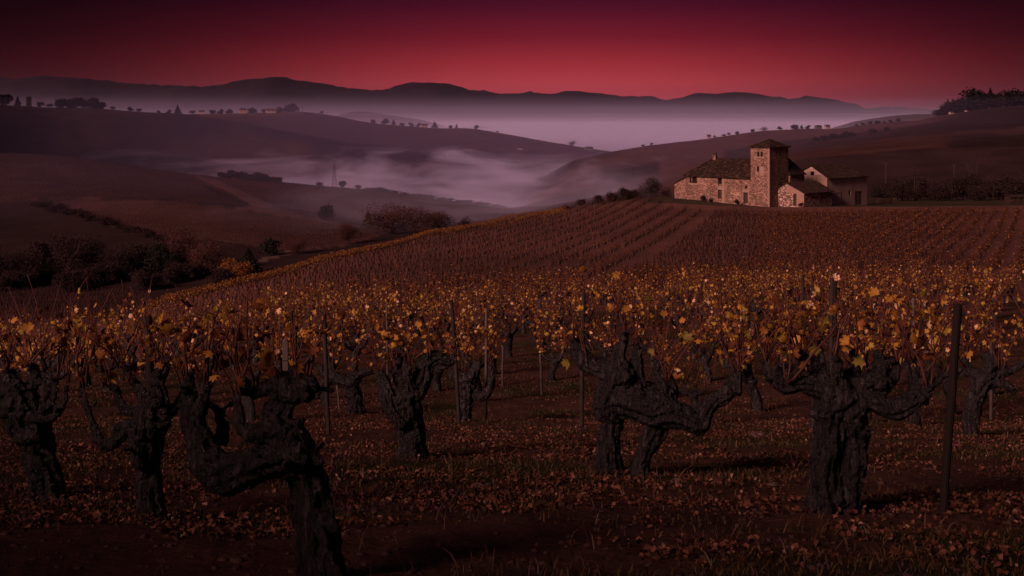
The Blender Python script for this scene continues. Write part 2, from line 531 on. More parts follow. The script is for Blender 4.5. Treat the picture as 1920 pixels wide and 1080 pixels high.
# ------------------------------------------------------------------ air: even haze and the fog in the valleys
def vol_mat(name, dens, color, aniso=0.0):
    m = bpy.data.materials.new(name)
    m.use_nodes = True
    nt = m.node_tree
    nt.nodes.remove(nt.nodes['Principled BSDF'])
    v = nt.nodes.new('ShaderNodeVolumePrincipled')
    v.inputs['Color'].default_value = (*color, 1)
    v.inputs['Anisotropy'].default_value = aniso
    v.inputs['Density'].default_value = dens
    nt.links.new(v.outputs[0], nt.nodes['Material Output'].inputs['Volume'])
    return m, nt, v
def air_box(name, lo, hi, mat, label):
    mb = MB(); mb.box(lo, hi)
    o = mb.build(name, mat)
    tag(o, label, None, None, 'stuff')
    return o
hm, _, _ = vol_mat('haze_air', 4.0e-6, (0.62, 0.52, 1.0))
air_box('haze', (-15000, -900, -260), (15000, 14600, 300), hm, 'thin mauve dusk haze over the whole valley')
for i, (top, dens) in enumerate([(-46, .0050), (-44, .0016), (-41, .0009), (-37, .0005), (-32, .00030), (-26, .00018), (-18, .00011), (-9, 7e-5), (2, 4.5e-5), (15, 3e-5), (30, 2e-5), (47, 1.4e-5), (66, 9e-6), (88, 6e-6)]):
    lab = 'layer of pale lilac mist over the sea of fog in the far valley'
    lm, _, _ = vol_mat('mist_air', dens, (0.70, 0.72, 1.0))
    air_box('valley_mist', (-1250-i*260, 2050+i*4, -140-i), (5000+i*30, 6900+i*140, top), lm, lab)['group'] = 'layers of mist over the far valley'

hm2, _, _ = vol_mat('hill_mist_air', 2.0e-4, (0.62, 0.55, 1.0))
air_box('hill_mist', (-330, 660, -135), (330, 2040, 10), hm2, 'thin purple evening mist between the rolling hills')
# the drifting fog in the near valley: uneven, torn at the top
def drift(lo, hi, z0, zr, dens, off, xc, xr, yc, yr, sc, label):
    wm, nt, v = vol_mat('drift_air', 0.0, (0.70, 0.70, 1.0))
    gc = nt.nodes.new('ShaderNodeNewGeometry').outputs['Position']
    sp = nt.nodes.new('ShaderNodeSeparateXYZ'); nt.links.new(gc, sp.inputs[0])
    n_ = noise(nt, mapping(nt, gc, sc), 1.0, 4.5, 0.62, 0.7)
    top = math_n(nt, 'DIVIDE', math_n(nt, 'ADD', sp.outputs[2], -z0), zr)   # 0 low in the valley, 1 at the ragged top
    d_ = math_n(nt, 'SUBTRACT', math_n(nt, 'MULTIPLY', n_, 3.0), math_n(nt, 'ADD', math_n(nt, 'MULTIPLY', top, 0.80), off))
    d_ = math_n(nt, 'MULTIPLY', math_n(nt, 'MAXIMUM', d_, 0.0), dens)
    for s_, c, r_ in ((0, xc, xr), (1, yc, yr)):          # thins out towards its ends
        e = math_n(nt, 'DIVIDE', math_n(nt, 'SUBTRACT', sp.outputs[s_], c), r_)
        d_ = math_n(nt, 'MULTIPLY', d_, math_n(nt, 'SUBTRACT', 1.0, math_n(nt, 'MULTIPLY', e, e), True))
    nt.links.new(d_, v.inputs['Density'])
    air_box('drifting_fog', lo, hi, wm, label)
drift((-440, 985, -110), (300, 1390, -33), -92, 50, .021, .86, -60, 390, 1170, 320, (1/95, 1/150, 1/22), 'torn bank of lilac fog drifting in the near valley')
drift((-170, 470, -95), (240, 980, -24), -66, 32, .006, .88, 35, 210, 790, 260, (1/110, 1/130, 1/26), 'thin lilac fog hanging between the vine crest and the right hill')
# ------------------------------------------------------------------ farm
def stone_mat(name, a, b_, c, scale=2.6):
    m, nt, b = newmat(name)
    co_ = objco(nt)
    vo = nt.nodes.new('ShaderNodeTexVoronoi')
    vo.inputs['Scale'].default_value = scale
    vo.inputs['Randomness'].default_value = 1.0
    wv = mapping(nt, co_, (1, 1, 1.7))
    nt.links.new(wv, vo.inputs['Vector'])
    vd = nt.nodes.new('ShaderNodeTexVoronoi')
    vd.feature = 'DISTANCE_TO_EDGE'
    vd.inputs['Scale'].default_value = scale
    nt.links.new(wv, vd.inputs['Vector'])
    cs = nt.nodes.new('ShaderNodeSeparateColor'); nt.links.new(vo.outputs['Color'], cs.inputs[0])
    base = ramp(nt, cs.outputs[0], [(0.0, a), (0.5, b_), (0.85, c), (1.0, tuple(min(1, v*1.5) for v in c))])
    mort = ramp(nt, vd.outputs['Distance'], [(0.0, 1.0), (0.09, 0.0)])
    base = mixc(nt, math_n(nt, 'MULTIPLY', mort, 0.55), base, tuple(v*0.8 for v in c))
    big = noise(nt, co_, 0.35, 5, 0.7)
    base = mixc(nt, 1.0, base, ramp(nt, big, [(0.3, .6), (0.7, 1.4)]), 'MULTIPLY')
    nt.links.new(base, b.inputs['Base Color'])
    b.inputs['Roughness'].default_value = 0.95
    nt.links.new(bump(nt, vd.outputs['Distance'], 0.8, 0.12), b.inputs['Normal'])
    return m
M_STONE = stone_mat('rubble_stone', (.075,.042,.033), (.15,.085,.066), (.235,.145,.115), 3.6)
M_STONE2 = stone_mat('pebble_stone', (.035,.021,.017), (.13,.075,.058), (.36,.245,.20), 3.6)
M_PLAST = simple_mat('old_plaster', [(0.3, (.19,.118,.092)), (0.7, (.27,.175,.14))], 1.2, 0.95, 0.3, 0.03)
M_QUOIN = simple_mat('dressed_stone', [(0.3, (.19,.123,.098)), (0.7, (.27,.185,.15))], 2.0, 0.9, 0.3, 0.03)
M_BARNW = simple_mat('weathered_render', [(0.25, (.28,.19,.16)), (0.5, (.40,.29,.25)), (0.75, (.50,.38,.33))], 0.9, 0.95, 0.3, 0.03, 7, (1.6,1.6,0.16))
M_DARKW = simple_mat('dark_timber', [(0.3, (.025,.016,.013)), (0.7, (.055,.035,.028))], 3, 0.8, 0.3, 0.02, 6, (4,4,.5))
M_WDOOR = simple_mat('weathered_door', [(0.3, (.12,.08,.068)), (0.7, (.20,.14,.12))], 3, 0.9, 0.3, 0.02, 6, (4,4,.5))
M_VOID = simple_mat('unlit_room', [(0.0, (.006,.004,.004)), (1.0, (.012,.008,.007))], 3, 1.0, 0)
def tile_mat(name, rot):
    m, nt, b = newmat(name)
    co_ = mapping(nt, objco(nt), (1,1,1), (0,0,rot))
    w = nt.nodes.new('ShaderNodeTexWave')
    w.wave_type = 'BANDS'; w.bands_direction = 'X'
    w.inputs['Scale'].default_value = 1.3
    w.inputs['Distortion'].default_value = 0.6
    nt.links.new(co_, w.inputs['Vector'])
    f = noise(nt, co_, 2.2, 7, 0.75)
    vo = nt.nodes.new('ShaderNodeTexVoronoi'); vo.inputs['Scale'].default_value = 2.6
    nt.links.new(co_, vo.inputs['Vector'])
    cs = nt.nodes.new('ShaderNodeSeparateColor'); nt.links.new(vo.outputs['Color'], cs.inputs[0])
    c = ramp(nt, cs.outputs[0], [(0.0, (.016,.009,.008)), (0.55, (.030,.016,.013)), (0.85, (.048,.026,.019)), (1.0, (.08,.048,.032))])
    c = mixc(nt, 1.0, c, ramp(nt, f, [(0.3, .55), (0.7, 1.35)]), 'MULTIPLY')
    nt.links.new(c, b.inputs['Base Color'])
    nt.links.new(bump(nt, math_n(nt, 'ADD', w.outputs['Fac'], math_n(nt, 'MULTIPLY', f, 0.8)), 0.9, 0.14), b.inputs['Normal'])
    return m
M_TILE = tile_mat('clay_tiles', 0.0)
M_TILE2 = tile_mat('clay_tiles_across', R(90))

def wall_mesh(mb, O, U, N, prof, holes=(), z0=-1.6, depth=0.32):
    """upright wall from O along U; prof = [(s, ztop)...]; holes (s0, s1, za, zb) are real openings with reveals of the given depth along N"""
    O, U, N = Vector(O), Vector(U), Vector(N)
    cuts = sorted(set([p[0] for p in prof] + [h[0] for h in holes] + [h[1] for h in holes]))
    ps, pz = [p[0] for p in prof], [p[1] for p in prof]
    P = lambda s, z, d=0: O + U*s + Vector((0,0,z)) + N*d
    for a, b in zip(cuts[:-1], cuts[1:]):
        hs = sorted([(h[2], h[3]) for h in holes if h[0] <= a+1e-6 and h[1] >= b-1e-6])
        za, zb = float(np.interp(a, ps, pz)), float(np.interp(b, ps, pz))
        lo = z0
        for h0, h1 in hs:
            mb.add([P(a,lo), P(b,lo), P(b,h0), P(a,h0)], [(0,1,2,3)])
            lo = h1
        mb.add([P(a,lo), P(b,lo), P(b,zb), P(a,za)], [(0,1,2,3)])
    for s0, s1, h0, h1 in holes:
        q = [(s0,h0),(s1,h0),(s1,h1),(s0,h1)]
        for i in range(4):
            (a, c), (b, d) = q[i], q[(i+1)%4]
            mb.add([P(a,c), P(b,d), P(b,d,depth), P(a,c,depth)], [(0,1,2,3)])

def slab(mb, pts, th=0.16):
    """roof plane: polygon of points given thickness downwards"""
    pts = [Vector(p) for p in pts]
    n = len(pts)
    lo = [p - Vector((0,0,th)) for p in pts]
    mb.add(pts + lo, [tuple(range(n)), tuple(range(2*n-1, n-1, -1))] + [(i, i+n, (i+1)%n+n, (i+1)%n) for i in range(n)])

def opening(parent, name, O, U, N, hole, mat, frame=True, bars=0, fmat=None, back=0.30):
    """what fills a hole: a pane or leaf set back in the reveal, with its frame as a sub-part"""
    O, U, N = Vector(O), Vector(U), Vector(N)
    s0, s1, h0, h1 = hole
    P = lambda s, z, d: O + U*s + Vector((0,0,z)) + N*d
    def bx(mb, a, b, c, d, n0, n1):
        vs = [P(a,c,n0),P(b,c,n0),P(b,c,n1),P(a,c,n1),P(a,d,n0),P(b,d,n0),P(b,d,n1),P(a,d,n1)]
        mb.add(vs, [(0,3,2,1),(4,5,6,7),(0,1,5,4),(1,2,6,5),(2,3,7,6),(3,0,4,7)])
    mb = MB()
    bx(mb, s0 if back < .3 else s0-.02, s1 if back < .3 else s1+.02, h0-.02, h1 if back < .3 else h1+.02, back, back+.06)
    o = mb.build(name, mat, parent)
    if frame:
        f = MB()
        t = min(0.07, (s1-s0)*0.14)
        q0, q1 = back-.08, back-.003
        bx(f, s0, s0+t, h0, h1, q0, q1); bx(f, s1-t, s1, h0, h1, q0, q1)
        bx(f, s0+t, s1-t, h1-t, h1, q0, q1)
        if name == 'window': bx(f, s0+t, s1-t, h0, h0+t, q0, q1)
        for k in range(bars):
            m_ = s0 + (s1-s0)*(k+1)/(bars+1)
            bx(f, m_-t*.4, m_+t*.4, h0+t, h1-t, q0+.01, q1-.001)
        f.build('frame', fmat or M_DARKW, o)
    return o

def frame_at(px, Y):
    x = (px-CX)/F*Y
    return x
class Local:
    """picture point on a wall plane through C -> (s, z) of that wall"""
    def __init__(s, C, dirx, z0):
        s.C, s.d, s.z0 = C, dirx, z0
    def s_of(s, px):
        t = (px-CX)/F
        return (t*s.C[1] - s.C[0]) / (s.d[0] - t*s.d[1])
    def z_of(s, px, py):
        Y = s.C[1] + s.d[1]*s.s_of(px)
        return -(py-YH)/F*Y - s.z0
    def hole(s, p0, p1, q0, q1):
        a, b = sorted((s.s_of(p0), s.s_of(p1)))
        pm = (p0+p1)/2
        return (a, b, s.z_of(pm, q1), s.z_of(pm, q0))
q = math.sqrt(.5)
ROT = R(-45)
XV, YV, ZV = Vector((1,0,0)), Vector((0,1,0)), Vector((0,0,1))

# --- farmhouse with its tower
C1 = (48.3, 240.0); ZB = -17.6
farm = empty('farmhouse', (C1[0], C1[1], ZB), ROT, 'old rubble stone farmhouse with a square tower, hipped brown tile roof and low lean-to', 'farmhouse')
LF = Local(C1, (q, -q), ZB)      # front wall, s runs towards the viewer's right
LR = Local(C1, (q, q), ZB)       # right wall of the tower
x_end, x_lt = LF.s_of(1287), LF.s_of(1264.5)
hw = [LF.hole(1293, 1296.3, 329.5, 343), LF.hole(1297.6, 1306.5, 329.2, 343.5), LF.hole(1346, 1353.2, 330.5, 345),
      LF.hole(1346, 1353.2, 356, 372.5), LF.hole(1396.6, 1401.2, 348.2, 353), LF.hole(1394, 1402.2, 361, 381)]
EV = 5.75
mb = MB()
wall_mesh(mb, (0,0,0), XV, YV, [(x_end, EV), (-4.2, EV)], hw)
wall_mesh(mb, (x_end,7.6,0), -YV, XV, [(0, EV), (7.6, EV)])
wall_mesh(mb, (-4.2,7.6,0), -XV, -YV, [(0, EV), (-x_end-4.2, EV)])
# the rear wing
wall_mesh(mb, (-8,7.62,0), YV, XV, [(0, 6.4), (3.88, 6.4)])
wall_mesh(mb, (-8,11.5,0), XV, -YV, [(0, 6.4), (8.3, 6.4)])
wall_mesh(mb, (.3,6.42,0), YV, -XV, [(0, 6.4), (5.08, 6.4)])
wall_mesh(mb, (-.05,6.42,0), XV, YV, [(0, 6.4), (.35, 6.4)])
# the lean-to at the left end
lz0, lz1 = LF.z_of(1264.5, 344), LF.z_of(1287, 332)
wall_mesh(mb, (0,0.02,0), XV, YV, [(x_lt, lz0), (x_end, lz1)])
wall_mesh(mb, (x_lt,5.4,0), -YV, XV, [(0, lz0), (5.38, lz0)])
wall_mesh(mb, (x_end,5.4,0), -XV, -YV, [(0, lz1), (x_end-x_lt, lz0)])
mb.build('wall', M_STONE, farm)
for h, nm, bars in zip(hw, ('window','window','window','door','window','door'), (0,1,0,0,0,0)):
    opening(farm, nm, (0,0,0), XV, YV, h, M_DARKW if nm == 'door' else M_VOID, True, bars)
# plastered strip and surrounds
def surround(parent, lo, hi, name='plaster_surround'):
    mb = MB(); mb.box(lo, hi); mb.build(name, M_QUOIN, parent)
s0, s1 = LF.s_of(1354.2), LF.s_of(1358.5)
surround(farm, (s0, -.03, -1.0), (s1, -.002, EV-.05), 'plaster_strip')
a, b_, c, d = LF.hole(1402.6, 1404.5, 346, 380)
surround(farm, (a, -.03, c), (b_, -.002, d))
a, b_, c, d = hw[3]
surround(farm, (a-.05, -.03, d+.02), (s0-.003, -.002, d+0.75))
a, b_, c, d = hw[5]
surround(farm, (a-.2, -.03, d+.02), (LF.s_of(1402.6)-.003, -.002, d+0.55))
a, b_, c, d = hw[1]
surround(farm, (hw[0][0]-.35, -.03, c-.30), (b_+.35, -.002, c-.02))
# roofs
rz, rr_ = 8.75, 3.8
o_ = 0.42
def hip(mb, x0, x1, y0, y1, ez, rz, hl=True, hr=True, o=0.42, th=0.16):
    """roof with the ridge along x; hipped where asked"""
    h = (y1-y0)/2; sl = (rz-ez)/h
    z = ez - o*sl
    ym = (y0+y1)/2
    X0, X1, Y0, Y1 = x0-o if hl else x0, x1+o if hr else x1, y0-o, y1+o
    rx0 = X0 + (h+o if hl else 0); rx1 = X1 - (h+o if hr else 0)
    A, B, C_, D = (X0,Y0,z), (X1,Y0,z), (X1,Y1,z), (X0,Y1,z)
    E, G = (rx0,ym,rz), (rx1,ym,rz)
    slab(mb, [A, B, G, E], th); slab(mb, [C_, D, E, G], th)
    if hl: slab(mb, [D, A, E], th)
    if hr: slab(mb, [B, C_, G], th)
    return E, G
mb = MB()
E_, G_ = hip(mb, x_end, -4.22, 0, 7.6, EV+.02, rz, True, False)
roof = mb.build('roof', M_TILE, farm)
mb = MB()
mb.tube([Vector(E_)+Vector((0,0,.06)), Vector(G_)+Vector((0,0,.06))], .13, 6)
for P0 in ((x_end-.42, -.42, EV+.02-.42*(rz-EV)/3.8), (x_end-.42, 8.02, EV+.02-.42*(rz-EV)/3.8)):
    mb.tube([Vector(P0)+Vector((0,0,.05)), Vector(E_)+Vector((0,0,.06))], .12, 6)
mb.build('ridge_tile', M_TILE, roof)
mb = MB(); hip(mb, -8, .3, 6.42, 11.5, 6.42, 9.6, True, True, 0.3)
mb.build('roof', M_TILE, farm)
mb = MB()
slab(mb, [(x_lt-.3,-.3,lz0-.02),(x_end-.01,-.3,lz1+.12),(x_end-.01,5.7,lz1+.12),(x_lt-.3,5.7,lz0-.02)], .14)
mb.build('roof', M_TILE2, farm)
# chimney with its split cowl
mb = MB()
cx_, cy_ = E_[0]+0.35, 3.8
mb.box((cx_-.36,cy_-.3,rz-.7), (cx_+.36,cy_+.3,rz+.55)); mb.box((cx_-.42,cy_-.36,rz+.55), (cx_+.42,cy_+.36,rz+.68))
ch = mb.build('chimney', M_STONE, farm)
mb = MB()
mb.tube([(cx_-.1,cy_,rz+.66),(cx_-.3,cy_,rz+1.0),(cx_-.62,cy_,rz+1.25)], [.15,.13,.09], 7)
mb.tube([(cx_+.08,cy_,rz+.66),(cx_+.12,cy_,rz+1.0),(cx_+.36,cy_,rz+1.28)], [.19,.20,.17], 7)
mb.build('chimney_pot', M_DARKW, ch, True)

# tower
TH = 11.45
TX, TY = 4.2, 6.3
k = TX/35.0
tw = [(-2.72,-2.26,9.62,10.5), (-1.94,-1.48,9.62,10.5), (-2.78,-2.30,6.75,7.65), (-2.52,-2.26,4.85,5.12)]
tr_ = [(2.35,2.85,9.6,10.45), (3.45,3.95,9.6,10.45), (3.5,3.74,6.6,6.95), (3.6,4.5,5.1,5.34), (3.6,4.3,4.2,4.45)]
mb = MB()
wall_mesh(mb, (0,-.06,0), XV, YV, [(-TX, TH), (0, TH)], tw)
wall_mesh(mb, (0,-.06,0), YV, -XV, [(0, TH), (TY+.06, TH)], tr_)
wall_mesh(mb, (0,TY,0), -XV, -YV, [(0, TH), (TX, TH)])
wall_mesh(mb, (-TX,TY,0), -YV, XV, [(0, TH), (TY+.06, TH)])
tower = mb.build('tower', M_STONE, farm)
for h in tw: opening(tower, 'window', (0,-.06,0), XV, YV, h, M_VOID, False)
for h in tr_: opening(tower, 'window', (0,-.06,0), YV, -XV, h, M_VOID, False)
surround(tower, (-2.22,-.09,6.15), (-1.15,-.062,7.72), 'plaster_patch')
surround(tower, (-3.0,-.085,9.3), (-1.2,-.062,9.58), 'window_sill')
surround(tower, (-3.05,-.085,6.2), (-2.82,-.062,7.7), 'plaster_patch')
mb = MB()
for i in range(28):          # dressed corner stones
    z = -0.6 + i*0.43
    l = 0.42 if i % 2 else 0.26
    mb.box((-l,-.10,z), (.04,-.061,z+.40)); mb.box((.002,-.06,z), (.04,.68-l,z+.40))
mb.build('corner_stones', M_QUOIN, tower)
mb = MB()
o_ = .36; ez, az_ = TH+.02, TH+1.45
A, B, C_, D, P_ = (-TX-o_,-.06-o_,ez), (o_,-.06-o_,ez), (o_,TY+o_,ez), (-TX-o_,TY+o_,ez), (-TX/2,TY/2,az_)
for t in ((A,B,P_), (B,C_,P_), (C_,D,P_), (D,A,P_)): slab(mb, t, .2)
mb.box((-TX-.15,-.21,TH-.16), (.15,-.061-.003,TH+.0)); mb.box((.003,-.21+.152,TH-.16), (.15,TY,TH))
tr0 = mb.build('tower_roof', M_TILE, tower)

# --- stone shed in front
C2 = (54.3, 238.0); ZS = -17.65
shed = empty('stone_shed', (C2[0], C2[1], ZS), ROT, 'small gabled stone shed standing before the tower, half plastered front with a narrow door', 'shed')
LS = Local(C2, (q, -q), ZS)
SX = -6.7; SE, SP, sx_p = 3.05, 4.75, -3.75
dh = LS.hole(1487.5, 1493.5, 363, 386)
mb = MB()
wall_mesh(mb, (0,0,0), XV, YV, [(SX, SE), (sx_p, SP), (0, SE)], [dh])
rh = [(3.0, 3.45, 1.75, 2.2)]
wall_mesh(mb, (0,0,0), YV, -XV, [(0, SE), (9.8, SE)], rh)
wall_mesh(mb, (0,9.8,0), -XV, -YV, [(0, SE), (-sx_p, SP), (-SX, SE)])
wall_mesh(mb, (SX,9.8,0), -YV, XV, [(0, SE), (9.8, SE)])
mb.build('wall', M_STONE2, shed)
opening(shed, 'door', (0,0,0), XV, YV, dh, M_DARKW, True, 0, M_DARKW)
opening(shed, 'window', (0,0,0), YV, -XV, rh[0], M_VOID, True)
mb = MB()
zz = lambda x: SE + (SP-SE)*(x/sx_p) - .04
pl = [(sx_p, 3.0), (dh[0]-.25, 2.75), (dh[0]-.25, dh[3]+.05), (0, dh[3]+.05), (0, zz(0)), (sx_p, zz(sx_p))]
pl2 = [(dh[1]+.02, -1.2), (0, -1.2), (0, dh[3]+.05), (dh[1]+.02, dh[3]+.05)]
for p in (pl, pl2):
    n_ = len(p)
    vs = [(x, -.03, z) for x, z in p] + [(x, -.002, z) for x, z in p]
    mb.add(vs, [tuple(range(n_)), tuple(range(2*n_-1, n_-1, -1))] + [(i, (i+1)%n_, (i+1)%n_+n_, i+n_) for i in range(n_)])
mb.build('plaster_facing', M_PLAST, shed)
mb = MB()
sl = (SP-SE)/(-sx_p); sl2 = (SP-SE)/(sx_p-SX)
slab(mb, [(sx_p,-.3,SP+.06),(.4,-.3,SE+.06-.4*sl),(.4,10.1,SE+.06-.4*sl),(sx_p,10.1,SP+.06)], .14)
slab(mb, [(SX-.35,-.3,SE+.06-.35*sl2),(sx_p,-.3,SP+.06),(sx_p,10.1,SP+.06),(SX-.35,10.1,SE+.06-.35*sl2)], .14)
mb.build('roof', M_TILE2, shed)

# --- barn behind on the right
C3 = (62.2, 252.0); ZR = -18.6
barn = empty('barn', (C3[0], C3[1], ZR), ROT, 'weathered grey barn with a broad tile roof right of the shed and tower', 'barn')
LBF, LBR = Local(C3, (q, -q), ZR), Local(C3, (q, q), ZR)
BX, bx_p, BE, BP, BL = -8.3, -3.7, 6.15, 8.45, 15.0
gh = LBF.hole(1519.5, 1526.5, 321.5, 329)
bh = [LBR.hole(1591.5, 1595.5, 357, 365), LBR.hole(1603.5, 1616.5, 358.5, 384)]
mb = MB()
wall_mesh(mb, (0,0,0), XV, YV, [(BX, BE-.1), (bx_p, BP-.1), (0, BE-.1)], [gh])
wall_mesh(mb, (0,0,0), YV, -XV, [(0, BE), (BL, BE)], bh)
wall_mesh(mb, (0,BL,0), -XV, -YV, [(0, BE), (-BX, BE)])
wall_mesh(mb, (BX,BL,0), -YV, XV, [(0, BE), (BL, BE)])
mb.build('wall', M_BARNW, barn)
opening(barn, 'window', (0,0,0), XV, YV, gh, M_VOID, True)
opening(barn, 'window', (0,0,0), YV, -XV, bh[0], M_VOID, True)
opening(barn, 'door', (0,0,0), YV, -XV, bh[1], M_WDOOR, True, 1, M_DARKW, .10)
mb = MB()
p = [(LBF.s_of(1530), -1), (0, -1), (0, LBF.z_of(1552, 335.5)), (LBF.s_of(1538), LBF.z_of(1538, 327)), (LBF.s_of(1530), LBF.z_of(1530, 328))]
n_ = len(p)
vs = [(x, -.30, z) for x, z in p] + [(x, -.003, z) for x, z in p]
mb.add(vs, [tuple(range(n_)), tuple(range(2*n_-1, n_-1, -1))] + [(i, (i+1)%n_, (i+1)%n_+n_, i+n_) for i in range(n_)])
mb.build('plaster_facing', M_PLAST, barn)
mb = MB()
sl = (BP-BE)/(-bx_p); sl2 = (BP-BE)/(bx_p-BX); o_ = .45
ry = BL - 4.2
zE = BE + .05 - o_*sl; zW = BE + .05 - o_*sl2
slab(mb, [(bx_p,-.4,BP+.05),(o_,-.4,zE),(o_,BL+o_,zE),(bx_p,ry,BP+.05)], .17)
slab(mb, [(BX-o_,-.4,zW),(bx_p,-.4,BP+.05),(bx_p,ry,BP+.05),(BX-o_,BL+o_,zW)], .17)
slab(mb, [(o_,BL+o_,zE),(BX-o_,BL+o_,zW),(bx_p,ry,BP+.05)], .17)
mb.build('roof', M_TILE2, barn)
mb = MB()      # small canopy over the gap to the shed
mb.box((.05, -2.6, 3.0), (1.9, 2.2, 3.12)); mb.box((1.75,-2.5,-.8), (1.88,-2.37,3.0)); mb.box((1.75,2.0,-.8), (1.88,2.13,3.0))
mb.build('canopy', M_DARKW, barn)

# low walls and the hut to the right
def low_wall(px0, px1, Y, h, label, mat, thick=.45):
    a, b = at(px0, Y), at(px1, Y)
    mb = MB()
    L = (b-a).length; n = max(3, int(L/0.8))
    for i in range(n):
        p, r_ = a.lerp(b, i/n), a.lerp(b, (i+1)/n)
        hh = h*(1+random.uniform(-.08,.05))
        mb.box((p.x, -thick/2, min(p.z, r_.z)-.5), (r_.x-.002, thick/2, max(p.z,r_.z)+hh))
    o = mb.build('field_wall', mat)
    o.location = (0, Y, 0)
    return tag(o, label, 'wall')
low_wall(1632, 1681, 282, 1.25, 'low pale stone wall running right from the weathered barn', M_TILE)
hut_p = at(1904, 262)
hut = empty('hut', hut_p, R(8), 'low stone hut with a flat overhanging roof at the right edge of the field', 'hut')
mb = MB(); mb.box((-1.6,-1.2,-.5), (2.6,1.4,1.35)); mb.build('wall', M_TILE, hut)
mb = MB(); slab(mb, [(-1.9,-1.5,1.45),(2.9,-1.5,1.45),(2.9,1.7,1.75),(-1.9,1.7,1.75)], .1); mb.build('roof', M_TILE, hut)
# ------------------------------------------------------------------ vines
def bark_mat(name, dark, mid, pale, sc=1.0):
    m, nt, b = newmat(name)
    co_ = objco(nt)
    v = mapping(nt, co_, (38*sc, 38*sc, 5.0*sc))
    f = noise(nt, v, 1.0, 8, 0.68, 0.9)
    g = noise(nt, co_, 9.0*sc, 6, 0.7)
    c = ramp(nt, f, [(0.40, dark), (0.52, mid), (0.64, pale)])
    c = mixc(nt, 1.0, c, ramp(nt, g, [(0.3, .45), (0.7, 1.5)]), 'MULTIPLY')
    nt.links.new(c, b.inputs['Base Color'])
    nt.links.new(ramp(nt, noise(nt, v, 1.7, 5, .6), [(.42, .26), (.62, .85)]), b.inputs['Roughness'])
    b.inputs['Specular IOR Level'].default_value = 0.26
    h = math_n(nt, 'ADD', f, math_n(nt, 'MULTIPLY', g, 0.5))
    nt.links.new(bump(nt, h, 1.0, 0.028), b.inputs['Normal'])
    return m
M_BARK = bark_mat('vine_bark', (.0018,.0014,.0014), (.006,.0048,.005), (.030,.024,.027))
M_CANE = simple_mat('vine_cane', [(0.3, (.035,.012,.010)), (0.7, (.085,.030,.022))], 14, 0.6, 0.2, 0.005)
GOLD = [(0.0, (.05,.020,.012)), (0.14, (.13,.045,.018)), (0.34, (.22,.08,.02)), (0.54, (.42,.20,.03)), (0.72, (.56,.34,.045)),
        (0.81, (.22,.22,.035)), (0.91, (.66,.44,.14)), (1.0, (.92,.60,.42))]
M_LEAF = leaf_mat('vine_leaf', GOLD, 0.35)
M_LITTER = leaf_mat('fallen_leaf', [(0.0, (.02,.010,.007)), (0.4, (.05,.020,.014)), (0.7, (.095,.038,.027)), (0.90, (.14,.065,.045)), (1.0, (.24,.145,.105))], 0.0, 0.8)

M_LEAFYEL = leaf_mat('yellow_leaf', [(0.0,(.20,.13,.02)),(0.4,(.28,.20,.03)),(0.7,(.17,.18,.03)),(0.9,(.42,.29,.11)),(1.0,(.48,.27,.19))], 0.4)
LEAF_A = np.array([(0,.25,-.06),(0,-.04,0),(.20,-.26,.05),(.44,-.12,.02),(.38,.08,0),(.66,.2,.07),(.52,.40,.03),(.44,.62,.08),(.24,.56,.0),(.12,.78,.02),(0,1.0,.10),
                   (-.12,.78,.02),(-.24,.56,0),(-.44,.62,.08),(-.52,.40,.03),(-.66,.2,.07),(-.38,.08,0),(-.44,-.12,.02),(-.20,-.26,.05)], dtype=float)
LEAF_AF = np.array([(0,i,i+1 if i < 18 else 1) for i in range(1, 19)])
LEAF_B = np.array([(0,-.1,0),(.42,.0,.10),(.38,.55,.13),(0,.9,.0),(-.38,.55,.13),(-.42,.0,.10)], dtype=float)
LEAF_BF = np.array([(0,1,2,3),(0,3,4,5)])

def rand_frames(n, flat=0.0, hang=0.0):
    """random orthonormal frames; flat -> normals near +z, hang -> leaf tips point down"""
    nrm = rng.normal(size=(n,3))
    nrm[:,2] += flat*np.sign(rng.random(n)-0.12)*4
    nrm /= np.linalg.norm(nrm, axis=1)[:,None]
    t = rng.normal(size=(n,3)); t[:,2] -= hang*2.0
    t -= nrm*(t*nrm).sum(1)[:,None]
    t /= np.linalg.norm(t, axis=1)[:,None]
    s = np.cross(t, nrm)
    return s, t, nrm
def scatter(base, faces, cen, size, frames, curl=None):
    s, t, nr = frames
    cen = np.asarray(cen, float); size = np.asarray(size, float)
    b = base[None,:,:]*size[:,None,None]
    if curl is not None: b = b*np.stack([np.ones_like(curl), np.ones_like(curl), curl], 1)[:,None,:]
    V = cen[:,None,:] + b[:,:,0:1]*s[:,None,:] + b[:,:,1:2]*t[:,None,:] + b[:,:,2:3]*nr[:,None,:]
    k = base.shape[0]
    Fc = (faces[None,:,:] + (np.arange(len(cen))*k)[:,None,None]).reshape(-1, faces.shape[1])
    return V.reshape(-1,3), Fc
def leaves_mesh(name, cen, size, big=False, flat=0.0, hang=0.6):
    n = len(cen)
    fr = rand_frames(n, flat, hang)
    cu = rng.uniform(0.8, 4.8, n)
    V, Fc = scatter(LEAF_A if big else LEAF_B, LEAF_AF if big else LEAF_BF, cen, size, fr, cu)
    return np_mesh(name, V, [Fc])

def spline(pts, n):
    """Catmull-Rom through rows of pts (any width), resampled to n points"""
    P = np.asarray(pts, float)
    if len(P) == 2: return P[0] + (P[1]-P[0])*np.linspace(0,1,n)[:,None]
    Q = np.vstack([2*P[0]-P[1], P, 2*P[-1]-P[-2]])
    u = np.linspace(0, len(P)-1-1e-6, n)
    i = u.astype(int); f = (u-i)[:,None]
    a, b, c, d = Q[i], Q[i+1], Q[i+2], Q[i+3]
    return 0.5*((2*b)+(-a+c)*f+(2*a-5*b+4*c-d)*f*f+(-a+3*b-3*c+d)*f**3)

